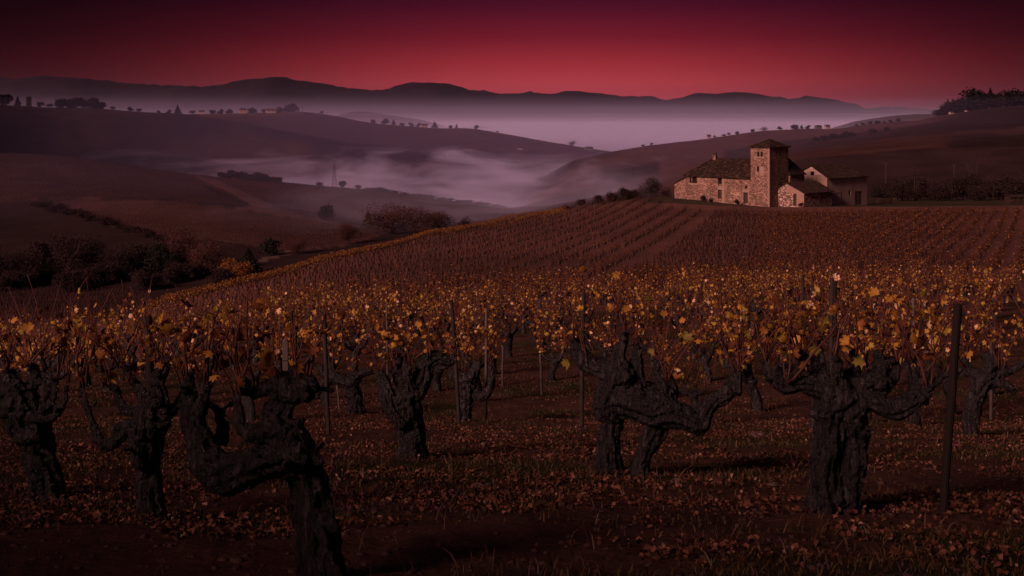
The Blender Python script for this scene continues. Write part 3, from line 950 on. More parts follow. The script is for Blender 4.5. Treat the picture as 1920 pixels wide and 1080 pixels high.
def gnarl(mb, pts, n=14, seg=None, seed=0, rough=0.16, ridge=0.10, lobes=6, close=True):
    """twisted woody tube through (x,y,z,r) points"""
    P = np.asarray(pts, float)
    L = np.linalg.norm(np.diff(P[:,:3], axis=0), axis=1).sum()
    if seg is None: seg = max(6, int(L/0.022))
    S = spline(P, seg)
    S[:,3] = np.maximum(S[:,3], 0.004)
    base = len(mb.v)
    prev = None; s_ = 0.0
    ph = seed*1.7
    for i in range(seg):
        p = S[i,:3]; r = S[i,3]
        d = S[min(i+1,seg-1),:3] - S[max(i-1,0),:3]
        d = d/max(np.linalg.norm(d),1e-9)
        if i: s_ += np.linalg.norm(S[i,:3]-S[i-1,:3])
        if prev is None:
            a = np.cross(d, (0.3,0.9,0.1)); a /= np.linalg.norm(a)
        else:
            a = prev - d*np.dot(prev,d); a /= max(np.linalg.norm(a),1e-9)
        prev = a
        b = np.cross(d, a)
        for k in range(n):
            th = 2*math.pi*k/n
            nz = mnoise.noise((math.cos(th)*1.5+seed*3.1, math.sin(th)*1.5, s_*9.0+ph)) * rough*1.6
            nz += mnoise.noise((math.cos(th)*3.5+seed, math.sin(th)*3.5+9, s_*22.0)) * rough*.7
            rd = ridge*(abs(math.sin(lobes*0.5*th + s_*7.0 + ph + 1.2*mnoise.noise((seed, s_*6, 0)))) - 0.5)
            rr = r*(1+nz+rd)
            q_ = p + (a*math.cos(th)+b*math.sin(th))*rr
            mb.v.append((q_[0], q_[1], q_[2]))
    for i in range(seg-1):
        for k in range(n):
            mb.f.append((base+i*n+k, base+i*n+(k+1)%n, base+(i+1)*n+(k+1)%n, base+(i+1)*n+k))
    if close:
        mb.f.append(tuple(base+k for k in range(n-1,-1,-1)))
        mb.f.append(tuple(base+(seg-1)*n+k for k in range(n)))

def knob(mb, c, r, seed):
    bm = bmesh.new()
    bmesh.ops.create_icosphere(bm, subdivisions=3, radius=1.0)
    vs = []
    for v in bm.verts:
        p = v.co
        k = r*(1+0.35*mnoise.noise((p.x*1.6+seed*2.3, p.y*1.6, p.z*1.6)) + .16*mnoise.noise((p.x*4+seed, p.y*4, p.z*4)))
        vs.append((c[0]+p.x*k, c[1]+p.y*k, c[2]+p.z*k*0.9))
    mb.add(vs, [tuple(v.index for v in f.verts) for f in bm.faces])
    bm.free()

cloud = bpy.data.textures.new('bark_lumps', 'CLOUDS')
cloud.noise_scale = 0.035; cloud.noise_depth = 3

grain_t = bpy.data.textures.new('bark_grain', 'CLOUDS')
grain_t.noise_scale = 0.011; grain_t.noise_depth = 2

def make_cane(parent, p0, dirv, length, r0, nleaf, seed, lsize=0.053, big=True):
    """one shoot with its own leaves; p0 local"""
    rs = random.Random(seed)
    pts = [Vector(p0)]
    d = Vector(dirv).normalized()
    n = 9
    for i in range(n):
        d = (d + Vector((rs.gauss(0,.13), rs.gauss(0,.13), rs.gauss(0.03,.10)))).normalized()
        pts.append(pts[-1] + d*length/n)
    mb = MB()
    rad = [r0*(1-0.62*i/n)*(1.25 if i % 2 == 0 and i else 1.0) for i in range(n+1)]
    mb.tube(pts, rad, 6)
    # side twigs and leaf stalks
    cen, siz = [], []
    for k in range(nleaf):
        f = rs.uniform(0.25, 1.0)*n
        i = min(int(f), n-1)
        p = pts[i].lerp(pts[i+1], f-i)
        o = Vector((rs.gauss(0,1), rs.gauss(0,1), rs.gauss(-.1,.6))).normalized()*rs.uniform(.04,.11)
        mb.tube([p, p+o*0.55+Vector((0,0,.012)), p+o], [.0024,.0020,.0016], 4)
        cen.append(tuple(p+o)); siz.append(rs.uniform(.62,1.15)*lsize)
    c = mb.build('cane', M_CANE, parent, True)
    if nleaf:
        me = leaves_mesh('foliage', np.array(cen), np.array(siz), big)
        link('foliage', me, M_LEAF, c)
    return c

def hero(name, px, py, Y, tubes, knobs, canes, label, seed, vox=0.006, big=None):
    """a gnarled old vine: tubes are picture polylines (px, py, radius px, depth offset m)"""
    base = pix(px, py, Y)
    base.z = gz(base.x, Y)
    shift = base.z - (-(py-YH)/F*Y)
    root = empty(name, base, 0, label, 'vine', 'gnarled old vines in the front rows')
    s = Y/F
    def L(p):
        d = p[3] if len(p) > 3 else 0.0
        x = (p[0]-CX)*s - base.x; z = -(p[1]-YH)*s + shift - base.z
        return (x, d, z, p[2]*s*.82)
    mb = MB()
    for i, t in enumerate(tubes):
        pts = [L(p) for p in t]
        thick = max(p[3] for p in pts)
        gnarl(mb, pts, 30 if thick > .05 else 14, None, seed+i*1.37, 0.20 if thick > .05 else .16, 0.34 if thick > .05 else .16, 9 if thick > .05 else 6)
    rs_ = random.Random(seed*77)
    for t in tubes:                      # pruning stubs and short spurs
        pts = [L(p) for p in t]
        if max(p[3] for p in pts) > .075 and len(t) < 6: continue
        for k in range(rs_.randint(2, 4)):
            f = rs_.uniform(.25, .98)*(len(pts)-1); i0 = min(int(f), len(pts)-2); f -= i0
            p = [pts[i0][q_]*(1-f)+pts[i0+1][q_]*f for q_ in range(4)]
            if p[3] > .1: continue
            d = Vector((rs_.gauss(0,.7), rs_.gauss(0,.7), rs_.uniform(-.1,1))).normalized()*(p[3]+rs_.uniform(.02,.07))
            w_ = rs_.uniform(.008,.015)
            gnarl(mb, [(p[0],p[1],p[2],w_*1.3), (p[0]+d.x*.6,p[1]+d.y*.6,p[2]+d.z*.5,w_), (p[0]+d.x,p[1]+d.y,p[2]+d.z,w_*.8)], 8, 6, seed+k, .2, .1, 4)
    for i, kx in enumerate(knobs):
        a = L(kx); knob(mb, a, a[3], seed+i)
    tr = mb.build('trunk', M_BARK, root, True)
    rm = tr.modifiers.new('fuse', 'REMESH'); rm.mode = 'VOXEL'; rm.voxel_size = vox; rm.use_smooth_shade = True
    dm = tr.modifiers.new('lumps', 'DISPLACE'); dm.texture = cloud; dm.strength = 0.020; dm.mid_level = 0.5; dm.texture_coords = 'LOCAL'
    d2 = tr.modifiers.new('grain', 'DISPLACE'); d2.texture = grain_t; d2.strength = 0.009; d2.mid_level = 0.5; d2.texture_coords = 'LOCAL'
    for i, cn in enumerate(canes):
        a = L((cn[0], cn[1], 1, cn[5] if len(cn) > 5 else 0))
        b = L((cn[2], cn[3], 1, (cn[5] if len(cn) > 5 else 0) + random.Random(seed*9+i).uniform(-.12,.12)))
        d = Vector(b[:3]) - Vector(a[:3])
        make_cane(root, a[:3], d, d.length, cn[6] if len(cn) > 6 else 0.0065, cn[4], int(seed*100)+i)
        rq = random.Random(seed*31+i)
        for q_ in range(2):        # bare shoots beside it
            e = Vector((rq.gauss(0,.28), rq.gauss(0,.2), 1)).normalized()
            make_cane(root, Vector(a[:3])+Vector((rq.gauss(0,.02),rq.gauss(0,.02),0)), e, rq.uniform(.3,.62)*min(1, Y/8.5), .0042, rq.choice((0,0,1,2)), int(seed*100)+i+50+q_*20)
    if big:
        cen = np.array([L((p[0], p[1], 1, p[2]))[:3] for p in big])
        for c_ in cen[::2]:
            cm_ = MB(); c_ = Vector(c_)
            cm_.tube([c_, c_+Vector((rng.normal(0,.02),.02,.05)), c_+Vector((rng.normal(0,.04),.04,.12))], [.002,.0025,.003], 4)
            sh = cm_.build('shoot', M_CANE, root)
            link('leaf', leaves_mesh('leaf', np.array([c_]), rng.uniform(.045,.075,1), True, 0, 1.2), M_LEAFYEL, sh)
    return root

hero('gnarled_vine', 600, 1092, 4.75, [
  [(616,1125,52,.0),(600,1060,46,0),(588,980,42,.02),(572,910,40,.03),(552,858,42,.02),(528,826,42,0)],
  [(560,872,36,.0),(510,872,38,-.03),(462,884,40,-.05),(425,905,38,-.04),(395,888,35,0),(372,848,30,.03),(356,808,25,.05),(352,775,19,.05),(347,742,13,.06),(352,715,8,.06)],
  [(362,800,18,.05),(376,778,15,.02),(386,752,11,0),(390,735,8,0)],
  [(400,860,18,.1),(402,830,13,.14),(394,800,10,.16)],
  [(530,832,40,0),(512,806,33,.03),(524,780,26,.04),(546,757,24,.03),(572,744,24,0),(580,726,20,-.02)],
  [(584,742,20,0),(556,730,24,.02),(520,738,22,.05),(492,748,19,.06),(468,758,13,.05)],
  [(524,812,24,-.02),(494,822,17,-.05),(470,822,15,-.05),(455,806,13,-.04),(450,778,11,-.02),(444,752,8,0)],
  [(545,860,30,-.06),(575,872,24,-.05)]],
  [(528,842,46,0),(440,892,42,-.03),(395,880,38,0),(575,735,28,0),(476,868,30,-.07),(545,748,26,0),(590,870,24,-.03)],
  [(350,716,340,600,5),(390,738,402,590,4,0,.008),(386,745,360,640,3),(444,752,436,600,4),(444,752,470,640,3),(468,757,486,560,5,.05),(580,724,612,600,3),(560,728,530,640,4)],
  'twisted old vine leaning left with a looped arm and a head like an anvil', 1.0)
hero('gnarled_vine', 283, 978, 6.5, [
  [(284,1000,31,0),(279,930,27,.02),(277,870,25,.02),(281,825,29,0),(284,786,36,0),(282,762,26,0)],
  [(268,872,14,-.06),(262,830,14,-.07),(258,800,14,-.06)],
  [(270,795,20,0),(238,806,17,-.03),(212,832,14,-.05),(196,826,10,-.05),(172,780,8,-.03),(152,728,6,0)],
  [(262,775,14,.05),(236,782,11,.08),(214,764,9,.1),(206,732,6,.1)],
  [(278,770,16,.03),(258,738,12,.05),(240,715,8,.06),(224,690,6,.06)],
  [(292,775,17,.0),(300,745,14,-.02),(292,712,10,-.03),(300,690,7,-.02)],
  [(300,786,15,0),(322,772,11,.04),(338,744,8,.06),(342,716,6,.06)]],
  [(288,785,36,0),(230,806,20,-.03),(308,788,20,-.04),(206,830,16,-.05)],
  [(152,728,128,610,5),(152,728,176,640,4),(206,732,200,640,4),(224,690,170,620,5),(240,715,262,620,3),(300,690,290,600,4,0,.008),(342,716,352,620,5),(300,692,330,640,3)],
  'upright dark vine with a swollen head beside the tall black post', 2.0)
hero('gnarled_vine', 88, 938, 7.5, [
  [(92,962,34,0),(84,905,35,.02),(68,855,35,.03),(52,805,38,.02),(38,768,42,0),(28,738,34,0)],
  [(62,772,15,0),(92,762,10,-.03),(104,742,8,-.03),(108,715,6,-.02)],
  [(52,775,16,-.05),(84,782,11,-.08),(112,776,8,-.08),(126,752,7,-.06),(130,720,5,-.05)],
  [(32,745,26,0),(18,722,22,.02),(8,700,14,.02)],
  [(22,752,24,0),(-8,742,18,.02),(-30,720,12,.02)],
  [(48,742,18,.04),(58,716,13,.06),(54,690,8,.06)]],
  [(36,762,44,0),(20,738,34,0),(60,815,36,0)],
  [(108,715,122,600,6),(130,720,136,620,5),(8,700,20,610,6),(54,690,70,590,6),(-30,720,-18,620,4)],
  'thick leaning vine stump cut by the left edge of the photo', 3.0)
hero('gnarled_vine', 775, 862, 10.7, [
  [(776,880,32,0),(775,838,28,.02),(770,800,28,.02),(764,765,30,0),(764,738,29,0)],
  [(758,795,16,-.08),(738,768,16,-.09),(728,742,17,-.06),(722,720,13,-.03),(712,698,9,0)],
  [(776,745,22,0),(790,712,22,.04),(796,686,19,.06),(820,676,15,.08),(842,684,11,.08),(852,672,7,.08)],
  [(758,735,15,.05),(744,712,11,.1),(738,690,8,.1)],
  [(770,728,14,-.06),(764,704,11,-.08),(768,682,8,-.08)]],
  [(756,752,26,-.04),(785,722,24,.03),(735,752,20,-.05),(764,740,30,0),(770,850,30,0)],
  [(712,698,690,600,7),(738,690,752,590,6),(768,682,752,580,7),(852,672,846,600,6),(806,672,800,590,7),(768,682,840,612,4),(712,698,760,625,4)],
  'middle vine with a bulging head and a foot flared like a boot', 4.0)
hero('gnarled_vine', 668, 778, 20.0, [
  [(672,790,15,0),(670,765,15,0),(663,740,16,0),(658,718,17,0)],
  [(654,788,10,.06),(660,760,13,.05),(660,735,14,0)],
  [(656,722,14,0),(634,712,13,0),(612,708,10,0),(600,690,7,0)],
  [(660,714,12,0),(678,704,9,0),(698,700,6,0)],
  [(612,712,8,0),(602,730,6,0),(594,750,4,0)]],
  [(660,718,19,0),(628,710,14,0)],
  [(600,690,592,600,12),(628,702,606,590,12),(660,706,676,590,12),(698,700,712,610,10),(660,706,640,585,10)],
  'small forked vine on two legs, standing far behind the boot footed vine', 5.0, .011)
hero('gnarled_vine', 868, 788, 18.0, [
  [(868,800,15,0),(871,768,15,0),(876,738,16,0),(878,715,18,0)],
  [(876,712,16,0),(858,702,14,0),(846,690,10,0)],
  [(882,708,14,0),(892,688,11,0),(896,672,8,0)],
  [(888,732,10,-.05),(904,738,11,-.06),(918,724,9,-.05),(922,700,7,-.04),(920,680,5,-.04)]],
  [(874,705,20,0),(850,694,13,0),(906,737,10,-.06)],
  [(846,690,838,600,11),(896,672,908,590,11),(920,680,926,600,9),(872,694,866,590,12)],
  'slim pale trunked vine next to the thin grey metal rod', 6.0, .011)
hero('gnarled_vine', 1176, 898, 8.9, [
  [(1152,915,29,0),(1142,872,26,0),(1142,832,23,.02),(1148,796,24,.02),(1138,768,28,0),(1150,740,33,0),(1164,712,27,0)],
  [(1204,918,20,.04),(1204,880,18,.04),(1218,842,20,.04),(1234,806,24,.02),(1228,774,34,0),(1206,756,36,0)],
  [(1150,905,20,.02),(1178,902,16,.03),(1205,908,16,.04)],
  [(1154,748,32,0),(1186,764,36,-.02),(1220,772,38,-.03),(1252,780,31,-.03),(1284,792,25,-.03),(1308,803,22,-.02),(1318,784,19,0),(1338,762,17,.02),(1364,750,17,.02),(1378,728,15,.02),(1384,704,9,.02)],
  [(1158,708,22,0),(1126,702,20,.03),(1102,690,19,.05),(1086,668,16,.06),(1078,646,10,.06)],
  [(1164,706,22,0),(1160,680,16,.02),(1168,656,11,.03),(1174,632,8,.03)],
  [(1194,745,22,0),(1192,710,16,.04),(1196,682,12,.05),(1192,656,8,.05)],
  [(1238,762,20,0),(1244,736,15,.06),(1232,712,11,.08),(1240,690,8,.08)],
  [(1256,770,18,.04),(1262,745,13,.08),(1254,722,9,.1)]],
  [(1150,745,36,0),(1166,712,28,-.03),(1136,772,30,0),(1226,772,40,0),(1192,752,30,-.03),(1304,804,24,-.02),(1276,786,26,0),(1376,740,19,.02),(1108,690,22,.05)],
  [(1384,706,1388,610,3),(1384,706,1376,640,3),(1078,646,1064,590,5),(1174,632,1146,560,4,0,.0085),(1192,656,1204,570,5),(1240,690,1250,590,5),(1254,722,1300,620,5),(1240,690,1330,610,5),(1102,680,1050,600,5),(1384,706,1440,600,4)],
  'double trunked vine joined by a lumpy beam with one long arm reaching right', 7.0, .006,
  [(1290,636,0),(1296,646,.02),(1348,678,-.05),(1358,688,0),(1385,718,.03),(1332,722,0),(1402,604,.1),(1384,598,.1),(1346,655,0),(1216,656,.05),(1222,664,.02),(1264,690,.05),(1320,700,.1),(1056,700,.1),(1062,690,.1),(1330,745,.02),(1226,580,.3),(1170,560,.3)])
hero('gnarled_vine', 1560, 962, 6.86, [
  [(1542,990,34,.0),(1544,930,33,0),(1545,870,31,0),(1554,820,29,0),(1562,780,32,0),(1560,745,38,0)],
  [(1592,985,28,.04),(1592,930,27,.03),(1602,870,29,.02),(1604,820,28,.02),(1596,780,32,0),(1584,740,38,0)],
  [(1560,950,34,.06),(1570,860,32,.06),(1575,790,32,.05)],
  [(1560,752,32,0),(1536,726,24,-.02),(1500,716,20,-.03),(1470,720,18,-.02),(1450,702,17,0),(1438,674,12,.02)],
  [(1558,730,26,0),(1540,700,18,.04),(1516,682,15,.06),(1500,664,11,.06)],
  [(1572,722,24,0),(1560,690,16,-.05),(1566,664,11,-.05)],
  [(1606,742,26,0),(1632,748,22,-.03),(1664,760,22,-.05),(1692,756,20,-.04),(1716,742,18,-.02),(1732,732,13,0),(1758,716,8,.02),(1776,700,6,.03)],
  [(1604,728,24,0),(1640,716,19,.05),(1660,690,15,.08),(1652,662,10,.08)],
  [(1596,722,18,.06),(1616,690,13,.1),(1606,662,9,.1)],
  [(1644,722,18,.06),(1676,718,16,.08),(1690,700,11,.09),(1684,676,8,.09)]],
  [(1572,740,50,0),(1550,760,34,-.03),(1600,756,36,-.02),(1476,716,24,-.02),(1452,696,20,0),(1652,722,30,.05),(1722,742,20,-.02),(1515,690,22,.05),(1560,930,44,.03)],
  [(1438,674,1430,560,5),(1438,674,1470,590,5),(1500,664,1490,560,5),(1566,664,1572,570,5),(1606,662,1640,540,6),(1652,662,1668,560,6),(1684,676,1720,560,5),(1776,700,1790,610,4),(1470,710,1620,600,5,-.1,.0085),(1500,664,1400,610,5),(1738,728,1708,600,5)],
  'massive vine with cleft trunk and broad crown of arms, beside the leaning brown post', 8.0, .006,
  [(1440,622,0),(1418,612,-.1),(1396,618,-.1),(1490,640,.05),(1532,652,0),(1640,548,.1),(1600,560,.1),(1444,582,0),(1575,582,.05),(1652,572,.05),(1712,574,.1),(1480,628,.1),(1608,670,.0),(1616,680,0),(1460,648,-.1),(1700,600,.1),(1560,610,.2),(1680,580,.2)])
hero('gnarled_vine', 1826, 812, 14.0, [
  [(1824,830,20,0),(1820,795,17,0),(1824,762,16,0),(1834,732,18,0),(1844,708,22,0)],
  [(1846,706,18,0),(1872,696,13,.04),(1900,690,9,.05),(1928,676,6,.05)],
  [(1838,702,16,0),(1820,690,11,.03),(1808,668,8,.03)],
  [(1850,700,16,0),(1852,676,11,-.03),(1846,655,8,-.03)],
  [(1850,712,14,0),(1882,714,9,-.05),(1900,730,6,-.05)]],
  [(1842,708,25,0),(1822,820,20,0),(1874,698,14,.04)],
  [(1808,668,1800,580,8),(1846,655,1838,560,9),(1928,676,1936,590,6),(1880,690,1896,570,9),(1846,655,1870,575,8)],
  'slender bent vine to the right of the leaning brown post', 9.0, .009)

# --- the rest of the front field: prototypes and their copies
def proto_vine(seed):
    rs = random.Random(seed)
    root = empty('bush_vine', (0,0,0), 0)
    mb = MB()
    lean = (rs.uniform(-.14,.14), rs.uniform(-.14,.14))
    h = rs.uniform(.40,.58); r = rs.uniform(.055,.085)
    head = (lean[0], lean[1], h)
    gnarl(mb, [(0,0,-.15,r*1.25),(lean[0]*.2+rs.uniform(-.03,.03),lean[1]*.2,h*.35,r*.95),(lean[0]*.7+rs.uniform(-.04,.04),lean[1]*.7,h*.7,r*.95),(*head,r*1.25)], 10, 14, seed, .2, .18, 5)
    ends = []
    for a in range(rs.randint(4,5)):
        an = rs.uniform(0, 6.28); ln = rs.uniform(.14,.34); up = rs.uniform(.10,.30)
        e = (head[0]+math.cos(an)*ln, head[1]+math.sin(an)*ln, h+up)
        gnarl(mb, [(*head,r*.8),(head[0]+math.cos(an)*ln*.6, head[1]+math.sin(an)*ln*.6, h+up*.2+rs.uniform(-.03,.05), r*.55),(*e, r*.36)], 7, 8, seed+a, .2, .1, 4)
        ends.append(e)
    mb.build('trunk', M_BARK, root, True)
    cm = MB(); cen, siz = [], []
    for e in ends:
        for k in range(rs.randint(3,5)):
            d = Vector((rs.gauss(0,.34)+(e[0]-head[0])*.8, rs.gauss(0,.34)+(e[1]-head[1])*.8, 1)).normalized()
            L = rs.uniform(.45,1.06); p = [Vector(e)]
            for i in range(6):
                d = (d+Vector((rs.gauss(0,.12),rs.gauss(0,.12),rs.gauss(0,.06)))).normalized()
                p.append(p[-1]+d*L/6)
            cm.tube(p, [.009,.0083,.0076,.007,.006,.005,.0035], 5)
            for j in range(rs.choice((1,2,4,6,9))):
                f = rs.uniform(.08,.88)*6; i = min(int(f),5)
                c = p[i].lerp(p[i+1], f-i) + Vector((rs.gauss(0,.065),rs.gauss(0,.065),rs.gauss(-.01,.05)))
                cen.append(tuple(c)); siz.append(rs.uniform(.034,.07)*rs.choice((1,1,1.15,1.45)))
    cm.build('canes', M_CANE, root, True)
    link('foliage', leaves_mesh('foliage', np.array(cen), np.array(siz), True), M_LEAF, root)
    return root
HEROES = [(600,4.75),(283,6.5),(88,7.5),(775,10.7),(668,20.0),(868,18.0),(1176,8.9),(1560,6.86),(1826,14.0)]
hp = [((p-CX)/F*Y, Y) for p, Y in HEROES]
d1 = np.array((-.50,.866)); d2 = np.array((.866,.50))
spots = []
for i in range(-40, 60):
    for j in range(-40, 60):
        x, y = d1*i*2.0 + d2*j*2.55 + np.array((-.69,18.0)) + rng.normal(0,.22,2)
        if y < 10.5 or y > 62: continue
        px = CX + F*x/y
        if px < -70 or px > 1990: continue
        if min(math.hypot(x-a, y-b) for a, b in hp) < 1.25: continue
        py = YH - F*gz(x,y)/y
        if y < 22 and 560 < px < 1260 and y < 21.0: continue
        if y < 17 and 1260 <= px < 1500: continue
        if y < 15.5 and px < 560 and not px < 150: continue
        if y < 13: continue
        spots.append((y, x, px))
spots.sort()
spots = spots[:290]
Y_STUFF = spots[-1][0]
protos = [proto_vine(100+i) for i in range(8)]
used = set()
LAB = 'knee high old vine with golden autumn leaves in the crowded rows behind the front vines'
for n_, (y, x, px) in enumerate(spots):
    k = n_ % 8
    pr = protos[k]
    o = pr if k not in used else copy_tree(pr)
    used.add(k)
    o.location = (x, y, gz(x, y))
    o.rotation_euler = (0, 0, rng.uniform(0, 6.28))
    s = rng.uniform(.88, 1.12)
    o.scale = (s, s, s*rng.uniform(.78,1.24))
    tag(o, LAB, 'vine', 'golden bush vines in rows')

# --- beyond: rows running away up the slope to the farm, one mass of vines
def slope_rows():
    Xs, Ys_, Rs = [], [], []
    for tn, spa, spb, right in ((.215, .95, 2.75, 0), (.41, .95, 1.7, 1)):
        a = np.array((tn, 1.0)); a /= np.linalg.norm(a); b = np.array((a[1], -a[0]))
        ii, jj = np.meshgrid(np.arange(-20, 290), np.arange(-110, 100), indexing='ij')
        x_ = ii*spa*a[0] + jj*spb*b[0]; y_ = 30 + ii*spa*a[1] + jj*spb*b[1]
        edge = 37 - .215*(235 - y_)
        k = (x_ > edge + 1.2) if right else (x_ < edge)
        Xs.append(x_[k]); Ys_.append(y_[k]); Rs.append(((np.sin((jj[k]+right*.5)*12.9898)*43758.5) % 1.0))
    X, Y, rowr = np.concatenate(Xs), np.concatenate(Ys_), np.concatenate(Rs)
    X, Y = X+rng.normal(0,.10,X.size), Y+rng.normal(0,.16,Y.size)
    px = CX + F*X/np.maximum(Y,1)
    ridge = np.interp(px, [0,230,300,450,600,700,800,960,1080,1190,1235,1262,1460,1560,1920], [45,125,132,152,168,188,205,230,246,256,240,222,205,208,211])
    ok = (Y > Y_STUFF-1.0) & (Y < ridge+5) & (px > -60) & (px < 1985) & (rng.random(X.size) > .07)
    X, Y, px, ridge, rowr = X[ok], Y[ok], px[ok], ridge[ok], rowr[ok]
    Z = gz(X, Y)
    n = len(X)
    # trunk and shoots: thin crossed blades
    V, Q = [], []
    def blades(cx, cy, z0, z1, w0, w1, lx, ly):
        m = len(cx); an = rng.uniform(0, math.pi, m)
        dx, dy = np.cos(an), np.sin(an)
        for r_ in (0, 1):
            ddx, ddy = (dx, dy) if r_ == 0 else (-dy, dx)
            P = np.stack([np.stack([cx-ddx*w0, cy-ddy*w0, z0],1), np.stack([cx+ddx*w0, cy+ddy*w0, z0],1),
                          np.stack([cx+lx+ddx*w1, cy+ly+ddy*w1, z1],1), np.stack([cx+lx-ddx*w1, cy+ly-ddy*w1, z1],1)],1)
            V.append(P.reshape(-1,3))
    blades(X, Y, Z-.1, Z+rng.uniform(.40,.56,n)*np.interp(Y,[70,120],[1.0,.7]), .045, .07, rng.normal(0,.06,n), rng.normal(0,.06,n))
    hf = np.interp(Y, [70,120], [1.0,.72])
    for k in range(3):
        lx, ly = rng.normal(0,.15,n)*hf, rng.normal(0,.25,n)*hf
        blades(X+rng.normal(0,.12,n), Y+rng.normal(0,.12,n), Z+.40*hf, Z+rng.uniform(.80,1.32,n)*hf, .010+Y*2e-5, .005+Y*2e-5, lx, ly)
    VV = np.concatenate(V)
    QQ = np.arange(len(VV)).reshape(-1,4)
    me = np_mesh('vine_rows', VV, [QQ])
    o = link('vine_rows', me, M_ROWWOOD)
    tag(o, 'bare dark vine stocks in close rows up the slope below the farmhouse', None, 'vine rows on the slope', 'stuff')
    # leaves
    dens = np.interp(Y, [60,90,120,150], [19.0,17.0,13.0,10.0])
    band = sstep(-34, -24, Y-ridge)*(px < 1060)*(px > 200)
    dens = np.where((Y >= 95) & (px > 1420), 15.0, dens)
    dens = dens + band*20
    dens *= np.interp(rowr, [0,1], [.6,1.4])
    mid = (Y > 98) & (px > 560) & (px < 1420) & (band < .5)
    dens = np.where(mid, dens*.42, dens)
    cnt = rng.poisson(dens)
    idx = np.repeat(np.arange(n), cnt)
    m = len(idx)
    cen = np.stack([X[idx]+rng.normal(0,.24,m)*np.where(mid[idx], .6, 1), Y[idx]+rng.normal(0,.34,m), Z[idx]+rng.uniform(.48,1.22,m)*hf[idx]], 1)
    siz = rng.uniform(.05,.10,m)*(1+Y[idx]/500)
    fr = rand_frames(m, 0.0, .4)
    Vv, Fc = scatter(LEAF_B, LEAF_BF, cen, siz, fr)
    # lower band deep red, ridge band gold
    sel = ~((band[idx] > .5) & (rng.random(m) < .8)) & (rng.random(m) < np.where(Y[idx] < 75, .45, np.where(Y[idx] < 95, .65, np.where(mid[idx], .95, .86))))
    k6 = np.repeat(sel, 2)
    for nm, kk, mt in (('vine_leaves', ~k6, M_LEAFROW), ('vine_leaves', k6, M_LEAFRED)):
        me = np_mesh(nm, Vv, [Fc[kk]])
        o = link(nm, me, mt)
        tag(o, 'small gold leaves over the vine rows on the slope' if mt is M_LEAFROW else 'small dark red leaves over the vine rows on the slope', None, 'leaves of the vine rows', 'stuff')
M_ROWWOOD = simple_mat('row_wood', [(0.3, (.010,.005,.0045)), (0.7, (.028,.012,.010))], 5, 0.9, 0)
M_LEAFROW = leaf_mat('row_leaf', [(0.0,(.06,.02,.01)),(0.3,(.14,.05,.016)),(0.6,(.24,.105,.022)),(0.85,(.36,.18,.035)),(1.0,(.5,.3,.10))], 0.3)
M_LEAFRED = leaf_mat('red_leaf', [(0.0,(.022,.008,.006)),(0.4,(.05,.015,.010)),(0.75,(.10,.031,.017)),(1.0,(.22,.09,.035))], 0.3)
slope_rows()

# ------------------------------------------------------------------ litter, grass and clods on the near soil
def near_points(n, y0, y1, power=1.0):
    u = rng.random(n)
    y = (y0**power + u*(y1**power-y0**power))**(1/power)
    x = rng.uniform(-.47,.47,n)*y
    return x, y
x, y = near_points(70000, 3.2, 36, .68)
keep = (fbm(x*.8, y*1.1, 4, 61)*1.3+.30+rng.random(len(x))*.35) > .45
x, y = x[keep], y[keep]
z = gz(x, y)
n = len(x)
P_ = np.stack([x,y,z+rng.uniform(.006,.035,n)],1); hk = rng.random(n) < .3
V, Fc = scatter(LEAF_A, LEAF_AF, P_[hk], rng.uniform(.012,.030,hk.sum()), rand_frames(hk.sum(), .5), rng.uniform(1,8,hk.sum()))
V2, F2 = scatter(LEAF_B, LEAF_BF, P_[~hk], rng.uniform(.010,.034,(~hk).sum()), rand_frames((~hk).sum(), .45), rng.uniform(1,7,(~hk).sum()))
tag(link('fallen_leaves', np_mesh('fallen_leaves', np.concatenate([V, V2]), [Fc, F2+len(V)]), M_LITTER), 'dry brown and dull red vine leaves strewn over the soil', None, None, 'stuff')
def grass(nb, mat, seed, lo, hi, label, name):
    x, y = near_points(nb, 3.2, 32, .7)
    k = fbm(x*.9, y*.9, 3, 41) + rng.normal(0,.12,nb) > seed
    x, y = x[k], y[k]; n = len(x)
    z = gz(x, y)
    h = rng.uniform(lo, hi, n); w = rng.uniform(.0016,.004,n)*(1+y*.05)
    an = rng.uniform(0,6.28,n); dx, dy = np.cos(an)*w, np.sin(an)*w
    lx, ly = rng.normal(0,.55,n)*h, rng.normal(0,.55,n)*h
    P = np.stack([np.stack([x-dx,y-dy,z-.005],1), np.stack([x+dx,y+dy,z-.005],1),
                  np.stack([x+dx*.7+lx*.4,y+dy*.7+ly*.4,z+h*.6],1), np.stack([x-dx*.7+lx*.4,y-dy*.7+ly*.4,z+h*.6],1),
                  np.stack([x+lx,y+ly,z+h*.92],1)],1).reshape(-1,3)
    b = np.arange(n)*5
    me = np_mesh(name, P, [np.stack([b,b+1,b+2,b+3],1), np.stack([b+3,b+2,b+4],1)])
    tag(link(name, me, mat), label, None, None, 'stuff')
M_GRASS = leaf_mat('grass_blade', [(0.0,(.012,.015,.006)),(0.6,(.026,.030,.011)),(1.0,(.05,.042,.02))], 0.2)
M_DRY = leaf_mat('dry_grass', [(0.0,(.04,.026,.017)),(0.6,(.08,.05,.034)),(1.0,(.13,.09,.06))], 0.2)
grass(90000, M_GRASS, .08, .012, .05, 'short dark green grass between the vines', 'grass')
grass(5000, M_DRY, -.25, .03, .09, 'thin dry straw coloured stalks over the soil', 'dry_grass')
x, y = near_points(6000, 3.2, 28, .8)
z = gz(x, y); n = len(x)
